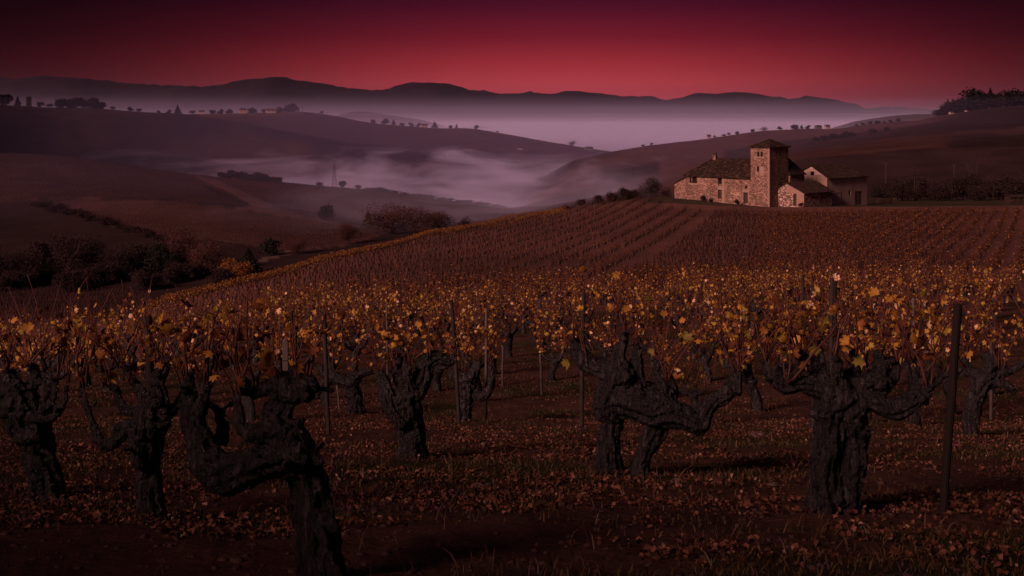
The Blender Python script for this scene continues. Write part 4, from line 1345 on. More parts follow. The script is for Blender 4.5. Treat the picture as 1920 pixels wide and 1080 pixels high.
ico = np.array([(0,0,1),(.894,0,.447),(.276,.851,.447),(-.724,.526,.447),(-.724,-.526,.447),(.276,-.851,.447),(.724,.526,-.447),(-.276,.851,-.447),(-.894,0,-.447),(-.276,-.851,-.447),(.724,-.526,-.447),(0,0,-1)])
icf = np.array([(0,1,2),(0,2,3),(0,3,4),(0,4,5),(0,5,1),(1,6,2),(2,7,3),(3,8,4),(4,9,5),(5,10,1),(6,7,2),(7,8,3),(8,9,4),(9,10,5),(10,6,1),(11,7,6),(11,8,7),(11,9,8),(11,10,9),(11,6,10)])
sz = rng.uniform(.005,.02,n)*rng.uniform(.5,1.3,n)
V = np.stack([x,y,z],1)[:,None,:] + ico[None]*sz[:,None,None]*rng.uniform(.6,1.3,(n,12,1))*np.array([1.2,1.2,.75])
Fc = (icf[None]+(np.arange(n)*12)[:,None,None]).reshape(-1,3)
M_CLOD = simple_mat('soil_clod', [(0.3,(.022,.012,.010)),(0.7,(.05,.028,.022))], 6, 1.0, .5, .02)
tag(link('dirt', np_mesh('dirt', V.reshape(-1,3), [Fc]), M_CLOD), 'loose crumbs and clods of brown soil', None, None, 'stuff')

# pale stones lying between the vines
M_ROCK = simple_mat('pale_stone', [(0.3,(.05,.034,.029)),(0.7,(.11,.078,.068))], 9, .95, .5, .02)
def Y_of(px, py, lo=4.0, hi=60.0):
    for _ in range(50):
        m = (lo+hi)/2
        if YH - F*gz((px-CX)/F*m, m)/m > py: lo = m
        else: hi = m
    return (lo+hi)/2
for i, (px, py, w, lab) in enumerate([
    (1450, 910, 24, 'pale oval stone lying left of the massive cleft vine'),
    (1420, 818, 34, 'flat pale stone on the soil under the long reaching vine arm'),
    (905, 915, 46, 'broad flat stone half sunk in the grass in the middle of the photo'),
    (738, 925, 18, 'small round stone below the boot footed vine'),
    (1275, 905, 38, 'flat reddish stone right of the double trunked vine'),
    (60, 915, 44, 'flat pale stone by the foot of the leaning stump at the left edge')]):
    Y = Y_of(px, py)
    mb = MB(); knob(mb, (0,0,0), 1.0, i+40)
    o = mb.build('stone', M_ROCK, None, True)
    s = w*Y/F/2
    o.scale = (s, s*.8, s*.38)
    o.location = at(px, Y, s*.08)
    tag(o, lab, 'stone')
# ------------------------------------------------------------------ posts and rods in the vineyard
M_POST = simple_mat('black_post', [(0.3,(.010,.008,.008)),(0.7,(.03,.022,.02))], 4, .85, .4, .01, 6, (8,8,.8))
M_BROWN = simple_mat('brown_post', [(0.3,(.005,.0035,.003)),(0.7,(.013,.008,.007))], 4, .85, .5, .01, 7, (9,9,.7))
M_STEEL = simple_mat('galvanised_steel', [(0.3,(.045,.035,.035)),(0.7,(.085,.066,.066))], 6, .45, .1, .01)
def stake(name, px_t, py_t, px_b, Y, w, mat, label, cat, square=False, group=None):
    b = at(px_b, Y)
    top = pix(px_t, py_t, Y)
    root = empty(name, b, 0, label, cat, group)
    d = top - b
    mb = MB(); rr = w*Y/F/2
    if square:
        mb.tube([(0,0,-.3), d*.5, d], [rr*1.3]*3, 4)
        mb.build('shaft', mat, root)
    else:
        n = 7
        pts = [d*(i/n) + Vector((random.uniform(-.12,.12)*rr, random.uniform(-.12,.12)*rr, 0)) for i in range(n+1)]
        pts[0] = Vector((0,0,-.3))
        mb.tube(pts, [rr*random.uniform(.94,1.05) for _ in pts], 10)
        mb.build('shaft', mat, root, False)
    cp = MB()
    cp.tube([d*.985, d*1.0+Vector((0,0,rr*.25))], [rr*1.02, rr*.7], 8)
    cp.build('tip', mat, root)
    return root
stake('wooden_post', 277.5, 594, 289, 6.85, 15, M_POST, 'tall black post standing close behind the upright dark vine', 'post')
stake('wooden_post', 846.5, 563, 862, 17.2, 7, M_POST, 'leaning black post just left of the slim pale trunked vine', 'post')
stake('wooden_post', 1094, 545, 1090, 15.5, 8, M_POST, 'thin dark post behind the double trunked vine', 'post')
stake('wooden_post', 1560, 522, 1556, 15.0, 8, M_POST, 'taller of two dark posts behind the massive cleft vine', 'post')
stake('wooden_post', 1566, 528, 1568, 13.5, 7, M_BROWN, 'brown slat like post beside the taller dark post behind the cleft vine', 'post')
stake('wooden_post', 1797, 572, 1768, 6.7, 16, M_BROWN, 'stout round brown post leaning right, right of the massive cleft vine', 'post')
stake('wooden_post', 608, 600, 616, 14.0, 8, M_POST, 'slim dark post left of the small forked vine', 'post')
stake('wooden_post', 1505, 516, 1505, 30, 6, M_POST, 'thin dark post standing far back in the golden leaves', 'post')
stake('metal_stake', 912, 580, 911, 18.4, 5.5, M_STEEL, 'thin grey metal rod in front of the slim pale trunked vine', 'stake')
stake('metal_stake', 535, 638, 537, 9.5, 11, M_STEEL, 'broad pale metal stake above the anvil head of the twisted vine', 'stake', True)
stake('metal_stake', 1013, 664, 1016, Y_of(1016, 740), 5, M_STEEL, 'short metal rod standing in bare soil left of the double trunked vine', 'stake')
stake('metal_stake', 943, 650, 942, Y_of(942, 722), 4.5, M_STEEL, 'small metal rod just right of the slim pale trunked vine', 'stake')
stake('metal_stake', 1712, 560, 1714, Y_of(1714, 690), 6, M_STEEL, 'pale metal rod left of the leaning brown post', 'stake')
stake('metal_stake', 1858, 640, 1858, Y_of(1858, 790), 6, M_STEEL, 'metal rod right of the slender bent vine', 'stake')
stake('metal_stake', 632, 722, 637, Y_of(637, 772), 4, M_STEEL, 'low thin rod beside the legs of the small forked vine', 'stake')
stake('metal_stake', 725, 570, 727, 24, 4, M_STEEL, 'thin rod among the golden leaves above the boot footed vine', 'stake')

# poles by the farm
M_POLE = simple_mat('pole_wood', [(0.3,(.022,.015,.013)),(0.7,(.05,.034,.03))], 3, .9, .2, .02)
def pole(px, py_t, Y, w, label, arm=0.0, cat='pole', name='utility_pole'):
    b = at(px, Y); h = -(py_t-YH)/F*Y - b.z
    root = empty(name, b, 0, label, cat)
    mb = MB(); mb.tube([(0,0,-.5),(0,0,h*.5),(0,0,h)], [w*1.1,w,w*.8], 8); mb.build('shaft', M_POLE, root, True)
    if arm:
        mb = MB(); mb.box((-arm,-.07,h-.45), (arm,.07,h-.30)); c = mb.build('crossarm', M_POLE, root)
        mb = MB()
        for s in (-arm*.9, -arm*.45, arm*.45, arm*.9): mb.tube([(s,0,h-.30),(s,0,h-.12)], .05, 6)
        mb.build('insulators', M_POLE, c)
    else:
        mb = MB(); mb.tube([(0,0,h),(0,0,h+w*1.2)], [w*.9,w*.3], 8); mb.build('tip', M_POLE, root)
    return root
pole(1262, 347, 244, .10, 'slim utility pole with a short crossarm at the left end of the farmhouse', .62)
pole(1286.5, 372, 238, .09, 'short bare pole below the left windows of the farmhouse', 0, 'pole', 'fence_post')
pole(1374.5, 377, 236, .08, 'short bare pole below the middle of the farmhouse front', 0, 'pole', 'fence_post')
pole(1207, 357, 262, .09, 'short post between the round bare tree and the shrubs on the crest', 0, 'pole', 'fence_post')
pole(1661, 304, 380, .14, 'tall dark pole right of the barn roof', .8)
pole(1789, 308, 420, .13, 'lone dark pole among the bare trees right of the barn', .7)

# ------------------------------------------------------------------ trees
def foliage_mat(name, a, b_, c):
    return leaf_mat(name, [(0.0, a), (0.5, b_), (1.0, c)], 0.15, 0.9, tuple(v*.6 for v in a))
M_EVER = foliage_mat('evergreen', (.010,.011,.008), (.018,.018,.011), (.03,.027,.016))
M_DEEP = foliage_mat('dark_wood_leaves', (.005,.005,.004), (.010,.009,.007), (.018,.015,.011))
M_TWIG = foliage_mat('bare_twigs', (.014,.008,.008), (.026,.015,.014), (.045,.026,.024))
M_RUST = foliage_mat('rust_leaves', (.038,.016,.015), (.065,.028,.024), (.095,.042,.034))
M_GOLDT = foliage_mat('gold_leaves', (.09,.034,.012), (.17,.066,.02), (.26,.105,.03))
M_TRUNK = simple_mat('tree_bark', [(0.3,(.018,.012,.011)),(0.7,(.045,.03,.027))], 3, .95, .3, .03)

def crown_mesh(seed, kind, nface=420):
    """crown of a tree one metre tall: clumps of small leaf faces filling an uneven volume"""
    g = np.random.default_rng(seed)
    if kind == 'conifer':
        t = g.random(nface)**0.8
        zz_ = .10+.90*t; rad = (1-t)*.27*g.uniform(.3,1.1,nface)*(1+.25*np.sin(t*38))
        an = g.uniform(0,6.28,nface)
        c = np.stack([np.cos(an)*rad, np.sin(an)*rad, zz_ - rad*.25], 1)
        siz = g.uniform(.03,.065,nface)*(1.15-t*.7)
    else:
        spread = {'round':(.40,.40,.44), 'shrub':(.62,.55,.42), 'bare':(.42,.42,.40), 'tall':(.24,.24,.45)}[kind]
        nb = {'round':11,'shrub':10,'bare':14,'tall':10}[kind]
        cz = {'round':.50,'shrub':.42,'bare':.52,'tall':.5}[kind]
        d = g.normal(size=(nb,3)); d /= np.linalg.norm(d,axis=1)[:,None]
        cc = d*np.array(spread)*g.uniform(.25,.80,(nb,1)) + (0,0,cz)
        rr_ = g.uniform(.15,.26,nb)*(1.25 if kind == 'shrub' else 1)
        k = g.integers(0,nb,nface)
        q_ = g.normal(size=(nface,3)); q_ /= np.linalg.norm(q_,axis=1)[:,None]
        c = cc[k] + q_*(rr_[k]*g.uniform(.45,1.12,nface))[:,None]
        c[:,2] = np.maximum(c[:,2], .03)
        siz = g.uniform(.03,.065,nface)*(.5 if kind == 'bare' else 1.0)*(.6 if nface > 2000 else 1)
    n = len(c)
    nr = g.normal(size=(n,3)); nr /= np.linalg.norm(nr,axis=1)[:,None]
    t_ = g.normal(size=(n,3)); t_ -= nr*(t_*nr).sum(1)[:,None]; t_ /= np.linalg.norm(t_,axis=1)[:,None]
    V, Fc = scatter(LEAF_B, LEAF_BF, c, siz*1.35, (np.cross(t_,nr), t_, nr))
    return np_mesh('crown', V, [Fc])
def trunk_mesh(seed, kind):
    rs = random.Random(seed)
    mb = MB()
    if kind == 'conifer':
        mb.tube([(0,0,-.04),(0,0,.5),(0,0,.93)], [.028,.018,.004], 6)
    else:
        top = {'round':.5,'shrub':.3,'bare':.5,'tall':.6}[kind]
        mb.tube([(0,0,-.05),(.01,0,top*.5),(0,.01,top)], [.036,.026,.018], 7)
        for k in range(7 if kind != 'bare' else 11):
            an = rs.uniform(0,6.28); z0 = rs.uniform(.35,1)*top; l = rs.uniform(.2,.38)
            s_ = .6 if kind == 'tall' else 1
            e = (math.cos(an)*l*s_, math.sin(an)*l*s_, z0+rs.uniform(.12,.36))
            mb.tube([(0,0,z0),(e[0]*.5,e[1]*.5,z0+(e[2]-z0)*.35),e], [.016,.011,.004], 5)
    return mb.mesh('trunk', True)
CR, TR = {}, {}
def tree_meshes(kind, var, hi=False):
    k = (kind, var, hi)
    if k not in CR:
        CR[k] = crown_mesh(hash((kind, var)) % 9999 if False else (sum(map(ord, kind))*13+var*7), kind, 5200 if hi else 1200)
        TR[k] = trunk_mesh(sum(map(ord, kind))+var, kind)
    return CR[k], TR[k]
NAMES = {'round':'round_tree','conifer':'conifer','shrub':'shrub','bare':'bare_tree','tall':'tall_tree'}
tcount = [0]
def tree(px, Y, hpx, label, kind='round', mat=None, wide=1.0, group=None, sink=.02, hi=False):
    tcount[0] += 1
    if Y > 900 and kind in ('round', 'bare') and sink == .02: wide, sink = wide*1.3, .16
    b = at(px, Y)
    h = hpx/F*Y
    cm, tm = tree_meshes(kind, tcount[0] % 4, hi)
    root = empty(NAMES[kind], b - Vector((0,0,h*sink)), tcount[0]*1.7, label, 'shrub' if kind == 'shrub' else 'tree', group)
    root.scale = (h*wide, h*wide, h)
    o = link('trunk', tm, None, root)
    if not tm.materials: tm.materials.append(M_TRUNK)
    c = bpy.data.objects.new('crown', cm); COL.objects.link(c); c.parent = root
    if not cm.materials: cm.materials.append(mat or M_EVER)
    if cm.materials[0] != (mat or M_EVER):
        c.material_slots[0].link = 'OBJECT'; c.material_slots[0].material = mat or M_EVER
    return root
def trees(Y, rows, group=None, mat=None):
    for r_ in rows:
        px, h, kind, wide, label = r_[:5]
        tree(px, r_[5] if len(r_) > 5 else Y, h, label, kind, mat, wide, group)

G1 = 'trees on the left ridge'
trees(1492, [
 (6, 34, 'round', 1.1, 'big dark tree at the left end of the left ridge'),
 (33, 20, 'conifer', 1.3, 'small pointed tree left of the tower house on the left ridge'),
 (76, 12, 'shrub', 1.2, 'low dark bush right of the tower house on the left ridge'),
 (94, 9, 'shrub', 1.5, 'low spreading bush left of the dark clump on the left ridge'),
 (114, 27, 'round', 1.1, 'leftmost tree of the dark clump on the left ridge'),
 (134, 25, 'round', 1.2, 'second tree from the left in the dark clump on the left ridge'),
 (155, 24, 'round', 1.1, 'low middle tree of the dark clump on the left ridge'),
 (174, 29, 'round', 1.05, 'tallest tree of the dark clump on the left ridge'),
 (190, 20, 'round', 1.0, 'rightmost tree of the dark clump on the left ridge'),
 (212, 7, 'shrub', 1.6, 'low hedge bush just right of the dark clump on the left ridge'),
 (244, 10, 'round', 1.3, 'small wide tree where the left ridge begins to fall'),
 (262, 8, 'shrub', 1.3, 'dark bush on the falling part of the left ridge'),
 (297, 6, 'shrub', 1.2, 'tiny bush left of the lone conifer on the left ridge'),
 (316, 10, 'round', 1.0, 'small ball shaped tree beside the lone conifer on the left ridge'),
 (333, 19, 'conifer', 1.5, 'lone tall conifer on the falling left ridge')], G1)
G2 = 'trees around the hilltop houses'
trees(1990, [
 (362, 9, 'shrub', 1.3, 'bush left of the first pale house on the middle hill'),
 (398, 12, 'round', 1.3, 'wide tree right of the first pale house on the middle hill'),
 (413, 12, 'round', 1.1, 'tree between the wide tree and the red house on the middle hill'),
 (430, 11, 'round', 1.3, 'low tree just left of the red house on the middle hill'),
 (473, 15, 'round', 1.2, 'dense ball shaped tree right of the red house on the middle hill'),
 (494, 10, 'tall', 1.4, 'thin tree left of the long white house on the middle hill'),
 (523, 15, 'round', 1.1, 'tree behind the long white house on the middle hill'),
 (537, 16, 'round', 1.0, 'tree between the long white house and the biggest tree on the middle hill'),
 (549, 22, 'round', 1.15, 'biggest tree on the middle hill, right of the long white house'),
 (603, 7, 'shrub', 1.3, 'lone bush on the slope right of the biggest hilltop tree')], G2)
G3 = 'trees on the lower hill spur'
trees(2010, [
 (700, 9, 'round', 1.3, 'low leftmost tree on the lower spur in the middle'),
 (722, 14, 'round', 1.05, 'round tree standing out on the left of the lower spur'),
 (738, 11, 'conifer', 1.6, 'pointed tree next to the round tree on the lower spur'),
 (754, 8, 'round', 1.6, 'low wide tree left of the white house on the lower spur'),
 (772, 10, 'round', 1.2, 'tree close left of the white house on the lower spur'),
 (785, 10, 'round', 1.1, 'tree just left of the white house on the lower spur'),
 (815, 13, 'conifer', 1.9, 'dark conifer right of the white house on the lower spur'),
 (845, 9, 'round', 1.1, 'round tree at the top of the lower spur'),
 (856, 9, 'conifer', 1.2, 'thin pointed tree at the top of the lower spur'),
 (893, 9, 'shrub', 1.3, 'wide bush right of the top of the lower spur'),
 (932, 4, 'shrub', 1.5, 'tiny bush on the falling crest of the lower spur'),
 (1073, 15, 'bare', 1.1, 'lone open tree at the low end of the spur before the sea of fog')], G3)
G4 = 'trees along the right hill crest'
trees(1262, [
 (1205, 5, 'shrub', 1.6, 'low bush at the foot of the right hill crest before the fog'),
 (1222, 5, 'shrub', 1.4, 'second low bush on the right hill crest before the fog'),
 (1268, 9, 'bare', 1.5, 'leftmost pale tree of the faded clump on the right hill', 1420),
 (1284, 14, 'bare', 1.2, 'second pale tree of the faded clump on the right hill', 1420),
 (1302, 16, 'bare', 1.2, 'tallest pale tree of the faded clump on the right hill', 1420),
 (1318, 15, 'bare', 1.1, 'pale tree left of the small white house on the right hill', 1420),
 (1330, 13, 'bare', 1.0, 'pale tree behind the small white house on the right hill', 1420),
 (1340, 5, 'shrub', 1.4, 'bush just right of the small white house on the right hill'),
 (1357, 5, 'shrub', 1.9, 'low hedge bush between the white house and the first crest tree'),
 (1367, 8, 'bare', 1.1, 'first small bare tree right of the white house on the right hill'),
 (1382, 8, 'round', 1.1, 'second small tree right of the white house on the right hill'),
 (1411, 9, 'round', 1.1, 'small round tree on the hill left of the tower roof'),
 (1432, 11, 'bare', 1.3, 'open tree on the hill just left above the tower roof'),
 (1462, 8, 'round', 1.2, 'small tree on the hill just right above the tower roof'),
 (1490, 12, 'round', 1.5, 'wide dark tree on the hill right of the tower roof'),
 (1503, 8, 'conifer', 1.9, 'pointed dark tree right of the wide one above the farm'),
 (1514, 9, 'round', 1.1, 'round dark tree at the right end of the crest above the farm')], G4)
G5 = 'wood on the brow of the right hill'
trees(1000, [
 (1530, 11, 'round', 1.5, 'leftmost dark bush of the hedge line above the pale field'),
 (1546, 14, 'round', 1.4, 'low dark tree of the hedge line above the pale field'),
 (1562, 17, 'round', 1.4, 'broad dark tree in the middle of the hedge line above the pale field'),
 (1580, 16, 'round', 1.4, 'dark tree right in the hedge line above the pale field'),
 (1597, 11, 'round', 1.5, 'rightmost low tree of the hedge line above the pale field'),
 (1637, 12, 'round', 1.4, 'reddish bush on the slope between the pale field and the right wood'),
 (1662, 11, 'round', 1.4, 'second reddish bush nearer the right wood')], G5, M_TWIG)
G6 = 'dark wood on the right ridge'
import itertools
for i, (px, h, kd) in enumerate([(1765,15,'round'),(1777,17,'conifer'),(1798,20,'round'),(1810,22,'round'),(1821,31,'round'),(1834,20,'round'),(1846,22,'round'),(1857,22,'conifer'),
      (1868,20,'round'),(1879,20,'round'),(1892,22,'round'),(1904,20,'round'),(1916,22,'round'),(1930,22,'round'),(1788,9,'round')]):
    tree(px, 1246, h*1.75, 'dark crowded tree in the wood along the top of the right ridge', kd, M_DEEP, 1.25, G6)
for i, px in enumerate(range(1606, 1690, 13)):
    tree(px, 1996, 5+(i*37 % 4), 'tiny faded tree on the distant crest left of the right ridge', 'round', M_TWIG, 1.6, 'faded trees on the distant crest')

# valley trees on the left
G7 = 'bare trees in the left valley'
for px, Y, h, kd, w, mt, lab in [
  (-14, 415, 105, 'bare', 1.0, M_TWIG, 'tall dark valley tree cut by the left edge of the photo'),
  (40, 425, 92, 'bare', 1.0, M_TWIG, 'second tall dark valley tree from the left edge'),
  (88, 440, 78, 'round', 1.0, M_TWIG, 'rounded dark valley tree behind the fenced plot'),
  (132, 430, 112, 'bare', 1.0, M_TWIG, 'tallest bare tree of the left valley grove'),
  (178, 436, 104, 'bare', 1.0, M_TWIG, 'tall bare tree right of the tallest in the left valley grove'),
  (220, 430, 86, 'bare', 1.05, M_TWIG, 'middle bare tree of the left valley grove'),
  (262, 440, 66, 'tall', 1.2, M_TWIG, 'narrow tree in the gap of the left valley grove'),
  (300, 436, 62, 'round', 1.2, M_EVER, 'low dark tree left of the reddish valley tree'),
  (342, 446, 104, 'bare', .95, M_RUST, 'high reddish tree in the valley below the light field'),
  (392, 430, 92, 'bare', 1.05, M_RUST, 'broad reddish tree left of the golden bush'),
  (466, 420, 50, 'conifer', 1.8, M_EVER, 'dark conifer standing right behind the golden bush'),
  (438, 405, 50, 'shrub', 1.15, M_GOLDT, 'golden orange bush in the valley at the foot of the slope'),
  (505, 470, 40, 'round', 1.3, M_EVER, 'dark bush right of the golden bush by the pale track'),
  (558, 470, 44, 'bare', 1.2, M_RUST, 'low rusty tree above the vine slope, right of the pale track'),
  (610, 690, 34, 'round', 1.3, M_TWIG, 'dark round tree standing in the middle valley field'),
  (652, 500, 52, 'bare', 1.2, M_RUST, 'rusty tree just over the crest of the vine slope'),
  (690, 640, 32, 'conifer', 1.4, M_EVER, 'small dark conifer left of the red valley trees'),
  (735, 560, 76, 'bare', 1.5, M_RUST, 'largest red valley tree in the middle'),
  (778, 560, 62, 'bare', 1.6, M_RUST, 'red valley tree right of the largest one'),
  (822, 560, 50, 'bare', 1.7, M_RUST, 'lowest red valley tree near the vine crest'),
  (870, 540, 36, 'bare', 1.3, M_TWIG, 'greyish bare bush showing over the vine crest'),
  (642, 960, 17, 'round', 1.4, M_TWIG, 'round bush on the field crest beside the pylon'),
  (600, 960, 10, 'shrub', 1.6, M_TWIG, 'low hedge bush left of the pylon foot'),
  (672, 965, 9, 'shrub', 1.8, M_TWIG, 'low hedge bush right of the round bush near the pylon'),
  (1000, 480, 40, 'bare', 1.2, M_TWIG, 'pale bare tree in the fog behind the vine crest'),
  (1034, 480, 30, 'bare', 1.3, M_TWIG, 'small pale bare bush in the fog behind the vine crest'),
  (1165, 640, 42, 'bare', 1.2, M_TWIG, 'faded bare tree left behind the round bare tree'),
  (1195, 650, 36, 'bare', 1.3, M_TWIG, 'faded bare tree in the fog just left of the farmhouse'),
  (1248, 640, 30, 'bare', 1.4, M_TWIG, 'faded bare bush at the left end of the farmhouse')]:
    tree(px, Y, h, lab, kd, mt, w, G7, .12 if kd == 'bare' else .03, h > 40)
for i, px in enumerate(range(415, 532, 13)):
    tree(px, 955, 15 + (i*53 % 7), 'dark tree in the short tree line above the upper left vineyard', 'round', M_TWIG, 1.5, 'short tree line above the upper vineyard')
for i, px in enumerate(range(690, 960, 17)):
    tree(px, 962, 7 + (i*29 % 5), 'low dark bush along the edge of the foggy valley field', 'shrub', M_TWIG, 2.6, 'bushes along the foggy field edge', .3)
for i, px in enumerate(range(835, 1016, 15)):
    tree(px, 1506, 7 + (i*41 % 6), 'small dark tree along the lower edge of the long left hill', 'round', M_EVER, 1.6, 'hedge trees on the long left hill')
for i, px in enumerate(range(-20, 420, 24)):
    tree(px, 395 + (i*47 % 40), 30 + (i*29 % 22), 'dark undergrowth bush at the feet of the left valley trees', 'shrub', M_TWIG, 1.0, 'undergrowth of the left valley grove', .05, True)
def Y_far(px, py, lo, hi):
    ys = np.linspace(lo, hi, 300)
    pys = YH - F*gz((px-CX)/F*ys, ys)/ys
    return float(ys[np.argmin(np.abs(pys-py))])
for i in range(17):
    f = i/16; px, py = 70+225*f, 388+62*f**1.2 + (i*37 % 5)
    tree(px, Y_far(px, py, 480, 760), 14+(i*29 % 11), 'dark scrub along the lower left border of the light valley field', 'shrub', M_TWIG, 1.4, 'scrub bordering the light valley field', .1)
for i in range(11):
    f = i/10; px, py = 384+78*f, 352+34*f
    tree(px, Y_far(px, py, 745, 950), 5+(i*29 % 5), 'small dark bush beside the track between the valley fields', 'shrub', M_TWIG, 1.5, 'bushes beside the valley track', .1)
# crest shrubs and the round bare tree by the farm
tree(1221, 276, 44, 'round bare tree on the crest left of the farmhouse', 'bare', M_TWIG, 1.05, None, .02, True)
for px, h, lab in [(1062, 14, 'thin scrub leftmost on the crest above the vine rows'), (1092, 18, 'low bare scrub on the crest above the vine rows'), (1122, 22, 'bare scrub in the middle of the crest above the vine rows'),
                   (1148, 24, 'tangled bare shrub on the crest left of the round tree'), (1172, 28, 'tallest bare shrub on the crest left of the round tree'), (1188, 22, 'bare shrub just left of the round bare tree')]:
    tree(px, 256, h, lab, 'shrub', M_TWIG, .9, 'bare shrubs on the crest', .05, True)
for px, h, lab in [(1318, 15, 'small bare shrub against the left part of the farmhouse wall'), (1334, 11, 'low bush at the farmhouse wall left of the lower door'), (1382, 13, 'low bush by the farmhouse wall left of the right door'), (1503, 12, 'weedy bush against the plastered front of the shed')]:
    Y = 236.8 if px > 1450 else 240 + (1443-px)*.075 - 1.6
    tree(px, Y, h, lab, 'shrub', M_TWIG, .9, 'bushes against the farm walls', .05)

# bare branching trees behind the farm on the right
def branch_tree(px, Y, hpx, label, seed, spread=1.0):
    rs = random.Random(seed)
    b = at(px, Y); H = hpx/F*Y
    root = empty('bare_tree', b, 0, label, 'tree', 'bare trees right of the farm')
    tm, bmx = MB(), MB()
    def grow(p, d, l, r, depth, mb):
        pts = [Vector(p)]; dd = Vector(d)
        for i in range(4):
            dd = (dd + Vector((rs.gauss(0,.12), rs.gauss(0,.12), .05))).normalized()
            pts.append(pts[-1]+dd*l/4)
        mb.tube(pts, [r, r*.88, r*.78, r*.7, r*.6], 6 if depth < 2 else 4)
        if depth >= 4: return
        for k in range(3 if depth < 3 else 4):
            at_ = pts[rs.choice((2,3,4,4))]
            a = Vector((rs.gauss(0,.6)*spread, rs.gauss(0,.6)*spread, rs.uniform(.1,.7))) + dd*.7
            grow(at_, a.normalized(), l*rs.uniform(.55,.78), r*.52, depth+1, bmx)
    grow((0,0,-.3), (rs.gauss(0,.06), 0, 1), H*.36, H*.020, 0, tm)
    tm.build('trunk', M_TRUNK, root, True)
    bmx.build('crown', M_TRUNK, root)
for px, Y, h, lab, sp in [
  (1716, 335, 78, 'bare tree with a forked top right of the low stone wall', .9), (1744, 345, 66, 'bare tree second to the right of the low stone wall', 1.0),
  (1690, 350, 48, 'smaller bare tree nearest the low stone wall', 1.1), (1822, 350, 96, 'tall bare tree with upright limbs between the pole and the right edge', .8),
  (1790, 365, 70, 'thin bare tree beside the lone dark pole', .8), (1862, 340, 70, 'spreading bare tree left of the big tree at the right edge', 1.2), (1906, 330, 92, 'big spreading bare tree at the right edge', 1.3)]:
    branch_tree(px, Y, h, lab, int(px), sp)
for i, px in enumerate(range(1640, 1935, 17)):
    tree(px, 318 + (i*37 % 50), 34 + (i*31 % 26), 'dark tangled bush in the thicket right of the farm', 'shrub', M_TWIG, .95, 'thicket right of the farm', .03, True)

# ------------------------------------------------------------------ far houses, towers, pylons
M_WHITE = simple_mat('pale_wall', [(0.3,(.20,.15,.145)),(0.7,(.28,.22,.21))], 1, .9, 0)
M_OCHRE = simple_mat('ochre_wall', [(0.3,(.22,.12,.10)),(0.7,(.32,.18,.15))], 1, .9, 0)
M_GREYW = simple_mat('grey_wall', [(0.3,(.06,.045,.045)),(0.7,(.10,.075,.075))], 1, .9, 0)
def house(px, Y, wpx, hpx, label, mat, dep=.8, rz=.3, name='house', cat='house'):
    b = at(px, Y); w, h = wpx/F*Y, hpx/F*Y
    root = empty(name, b, rz, label, cat)
    d = w*dep
    mb = MB()
    eh = h*.62
    wall_mesh(mb, (-w/2,-d/2,0), XV, YV, [(0,eh),(w,eh)], [(w*.2,w*.32,eh*.35,eh*.75),(w*.68,w*.8,eh*.35,eh*.75)], -2, .2)
    wall_mesh(mb, (w/2,-d/2,0), YV, -XV, [(0,eh),(d/2,h*.97),(d,eh)], (), -2)
    wall_mesh(mb, (w/2,d/2,0), -XV, -YV, [(0,eh),(w,eh)], (), -2)
    wall_mesh(mb, (-w/2,d/2,0), -YV, XV, [(0,eh),(d/2,h*.97),(d,eh)], (), -2)
    mb.build('wall', mat, root)
    for s0 in (.2, .68):
        mb = MB(); mb.box((-w/2+w*s0, -d/2+.18, eh*.35), (-w/2+w*(s0+.12), -d/2+.26, eh*.75)); mb.build('window', M_VOID, root)
    mb = MB(); o = w*.04
    slab(mb, [(-w/2-o,-d/2-o,eh-.05),(w/2+o,-d/2-o,eh-.05),(w/2+o,0,h),(-w/2-o,0,h)], .2)
    slab(mb, [(w/2+o,d/2+o,eh-.05),(-w/2-o,d/2+o,eh-.05),(-w/2-o,0,h),(w/2+o,0,h)], .2)
    mb.build('roof', M_TILE2, root)
    return root
house(378, 1980, 10, 7, 'first pale house at the left of the middle hill', M_WHITE)
house(455, 1980, 11, 10, 'reddish house standing alone left of the ball shaped tree', M_OCHRE)
house(508, 1975, 17, 8, 'long white house left of the biggest tree on the middle hill', M_WHITE, .5)
house(518, 1740, 8, 4, 'tiny white cottage low on the slope under the long white house', M_WHITE)
house(795, 1990, 12, 7, 'white house among trees on the lower spur', M_WHITE)
house(975, 1860, 9, 4, 'tiny pale house on the foggy face of the lower spur', M_WHITE)
house(1104, 1960, 14, 7, 'pale roofed house at the low end of the spur by the fog', M_GREYW)
house(1329, 1238, 7, 8, 'small white house on the right hill before the faded clump', M_WHITE)
house(1534, 1240, 11, 7, 'grey house left of the white one above the hedge line', M_GREYW)
house(1551, 1236, 9, 8, 'white house above the hedge line right of the tower', M_WHITE)
house(1784, 1225, 8, 5, 'small pale house at the left end of the dark right wood', M_WHITE)
house(1812, 1150, 5, 4, 'tiny pale hut on the slope under the dark right wood', M_WHITE)
house(278, 1150, 9, 5, 'tiny house in the mist on the dark left slope', M_OCHRE)
def far_tower(px, Y, wpx, hpx, label, name='tower_house', cat='tower', mat=None):
    b = at(px, Y); w, h = wpx/F*Y, hpx/F*Y
    root = empty(name, b, .5, label, cat)
    mb = MB(); mb.box((-w/2,-w/2,-3), (w/2,w/2,h*.86)); mb.build('wall', mat or M_GREYW, root)
    mb = MB()
    A, B, C_, D, P_ = (-w*.58,-w*.58,h*.865), (w*.58,-w*.58,h*.865), (w*.58,w*.58,h*.865), (-w*.58,w*.58,h*.865), (0,0,h)
    for t in ((A,B,P_),(B,C_,P_),(C_,D,P_),(D,A,P_)): slab(mb, t, .3)
    mb.build('roof', M_TILE, root)
    mb = MB(); mb.box((-w*.1,-w/2-.15,h*.5), (w*.1,-w/2-.02,h*.66)); mb.build('window', M_VOID, root)
far_tower(54, 1486, 9, 20, 'squat tower house on the dark left ridge beside the small pointed tree')
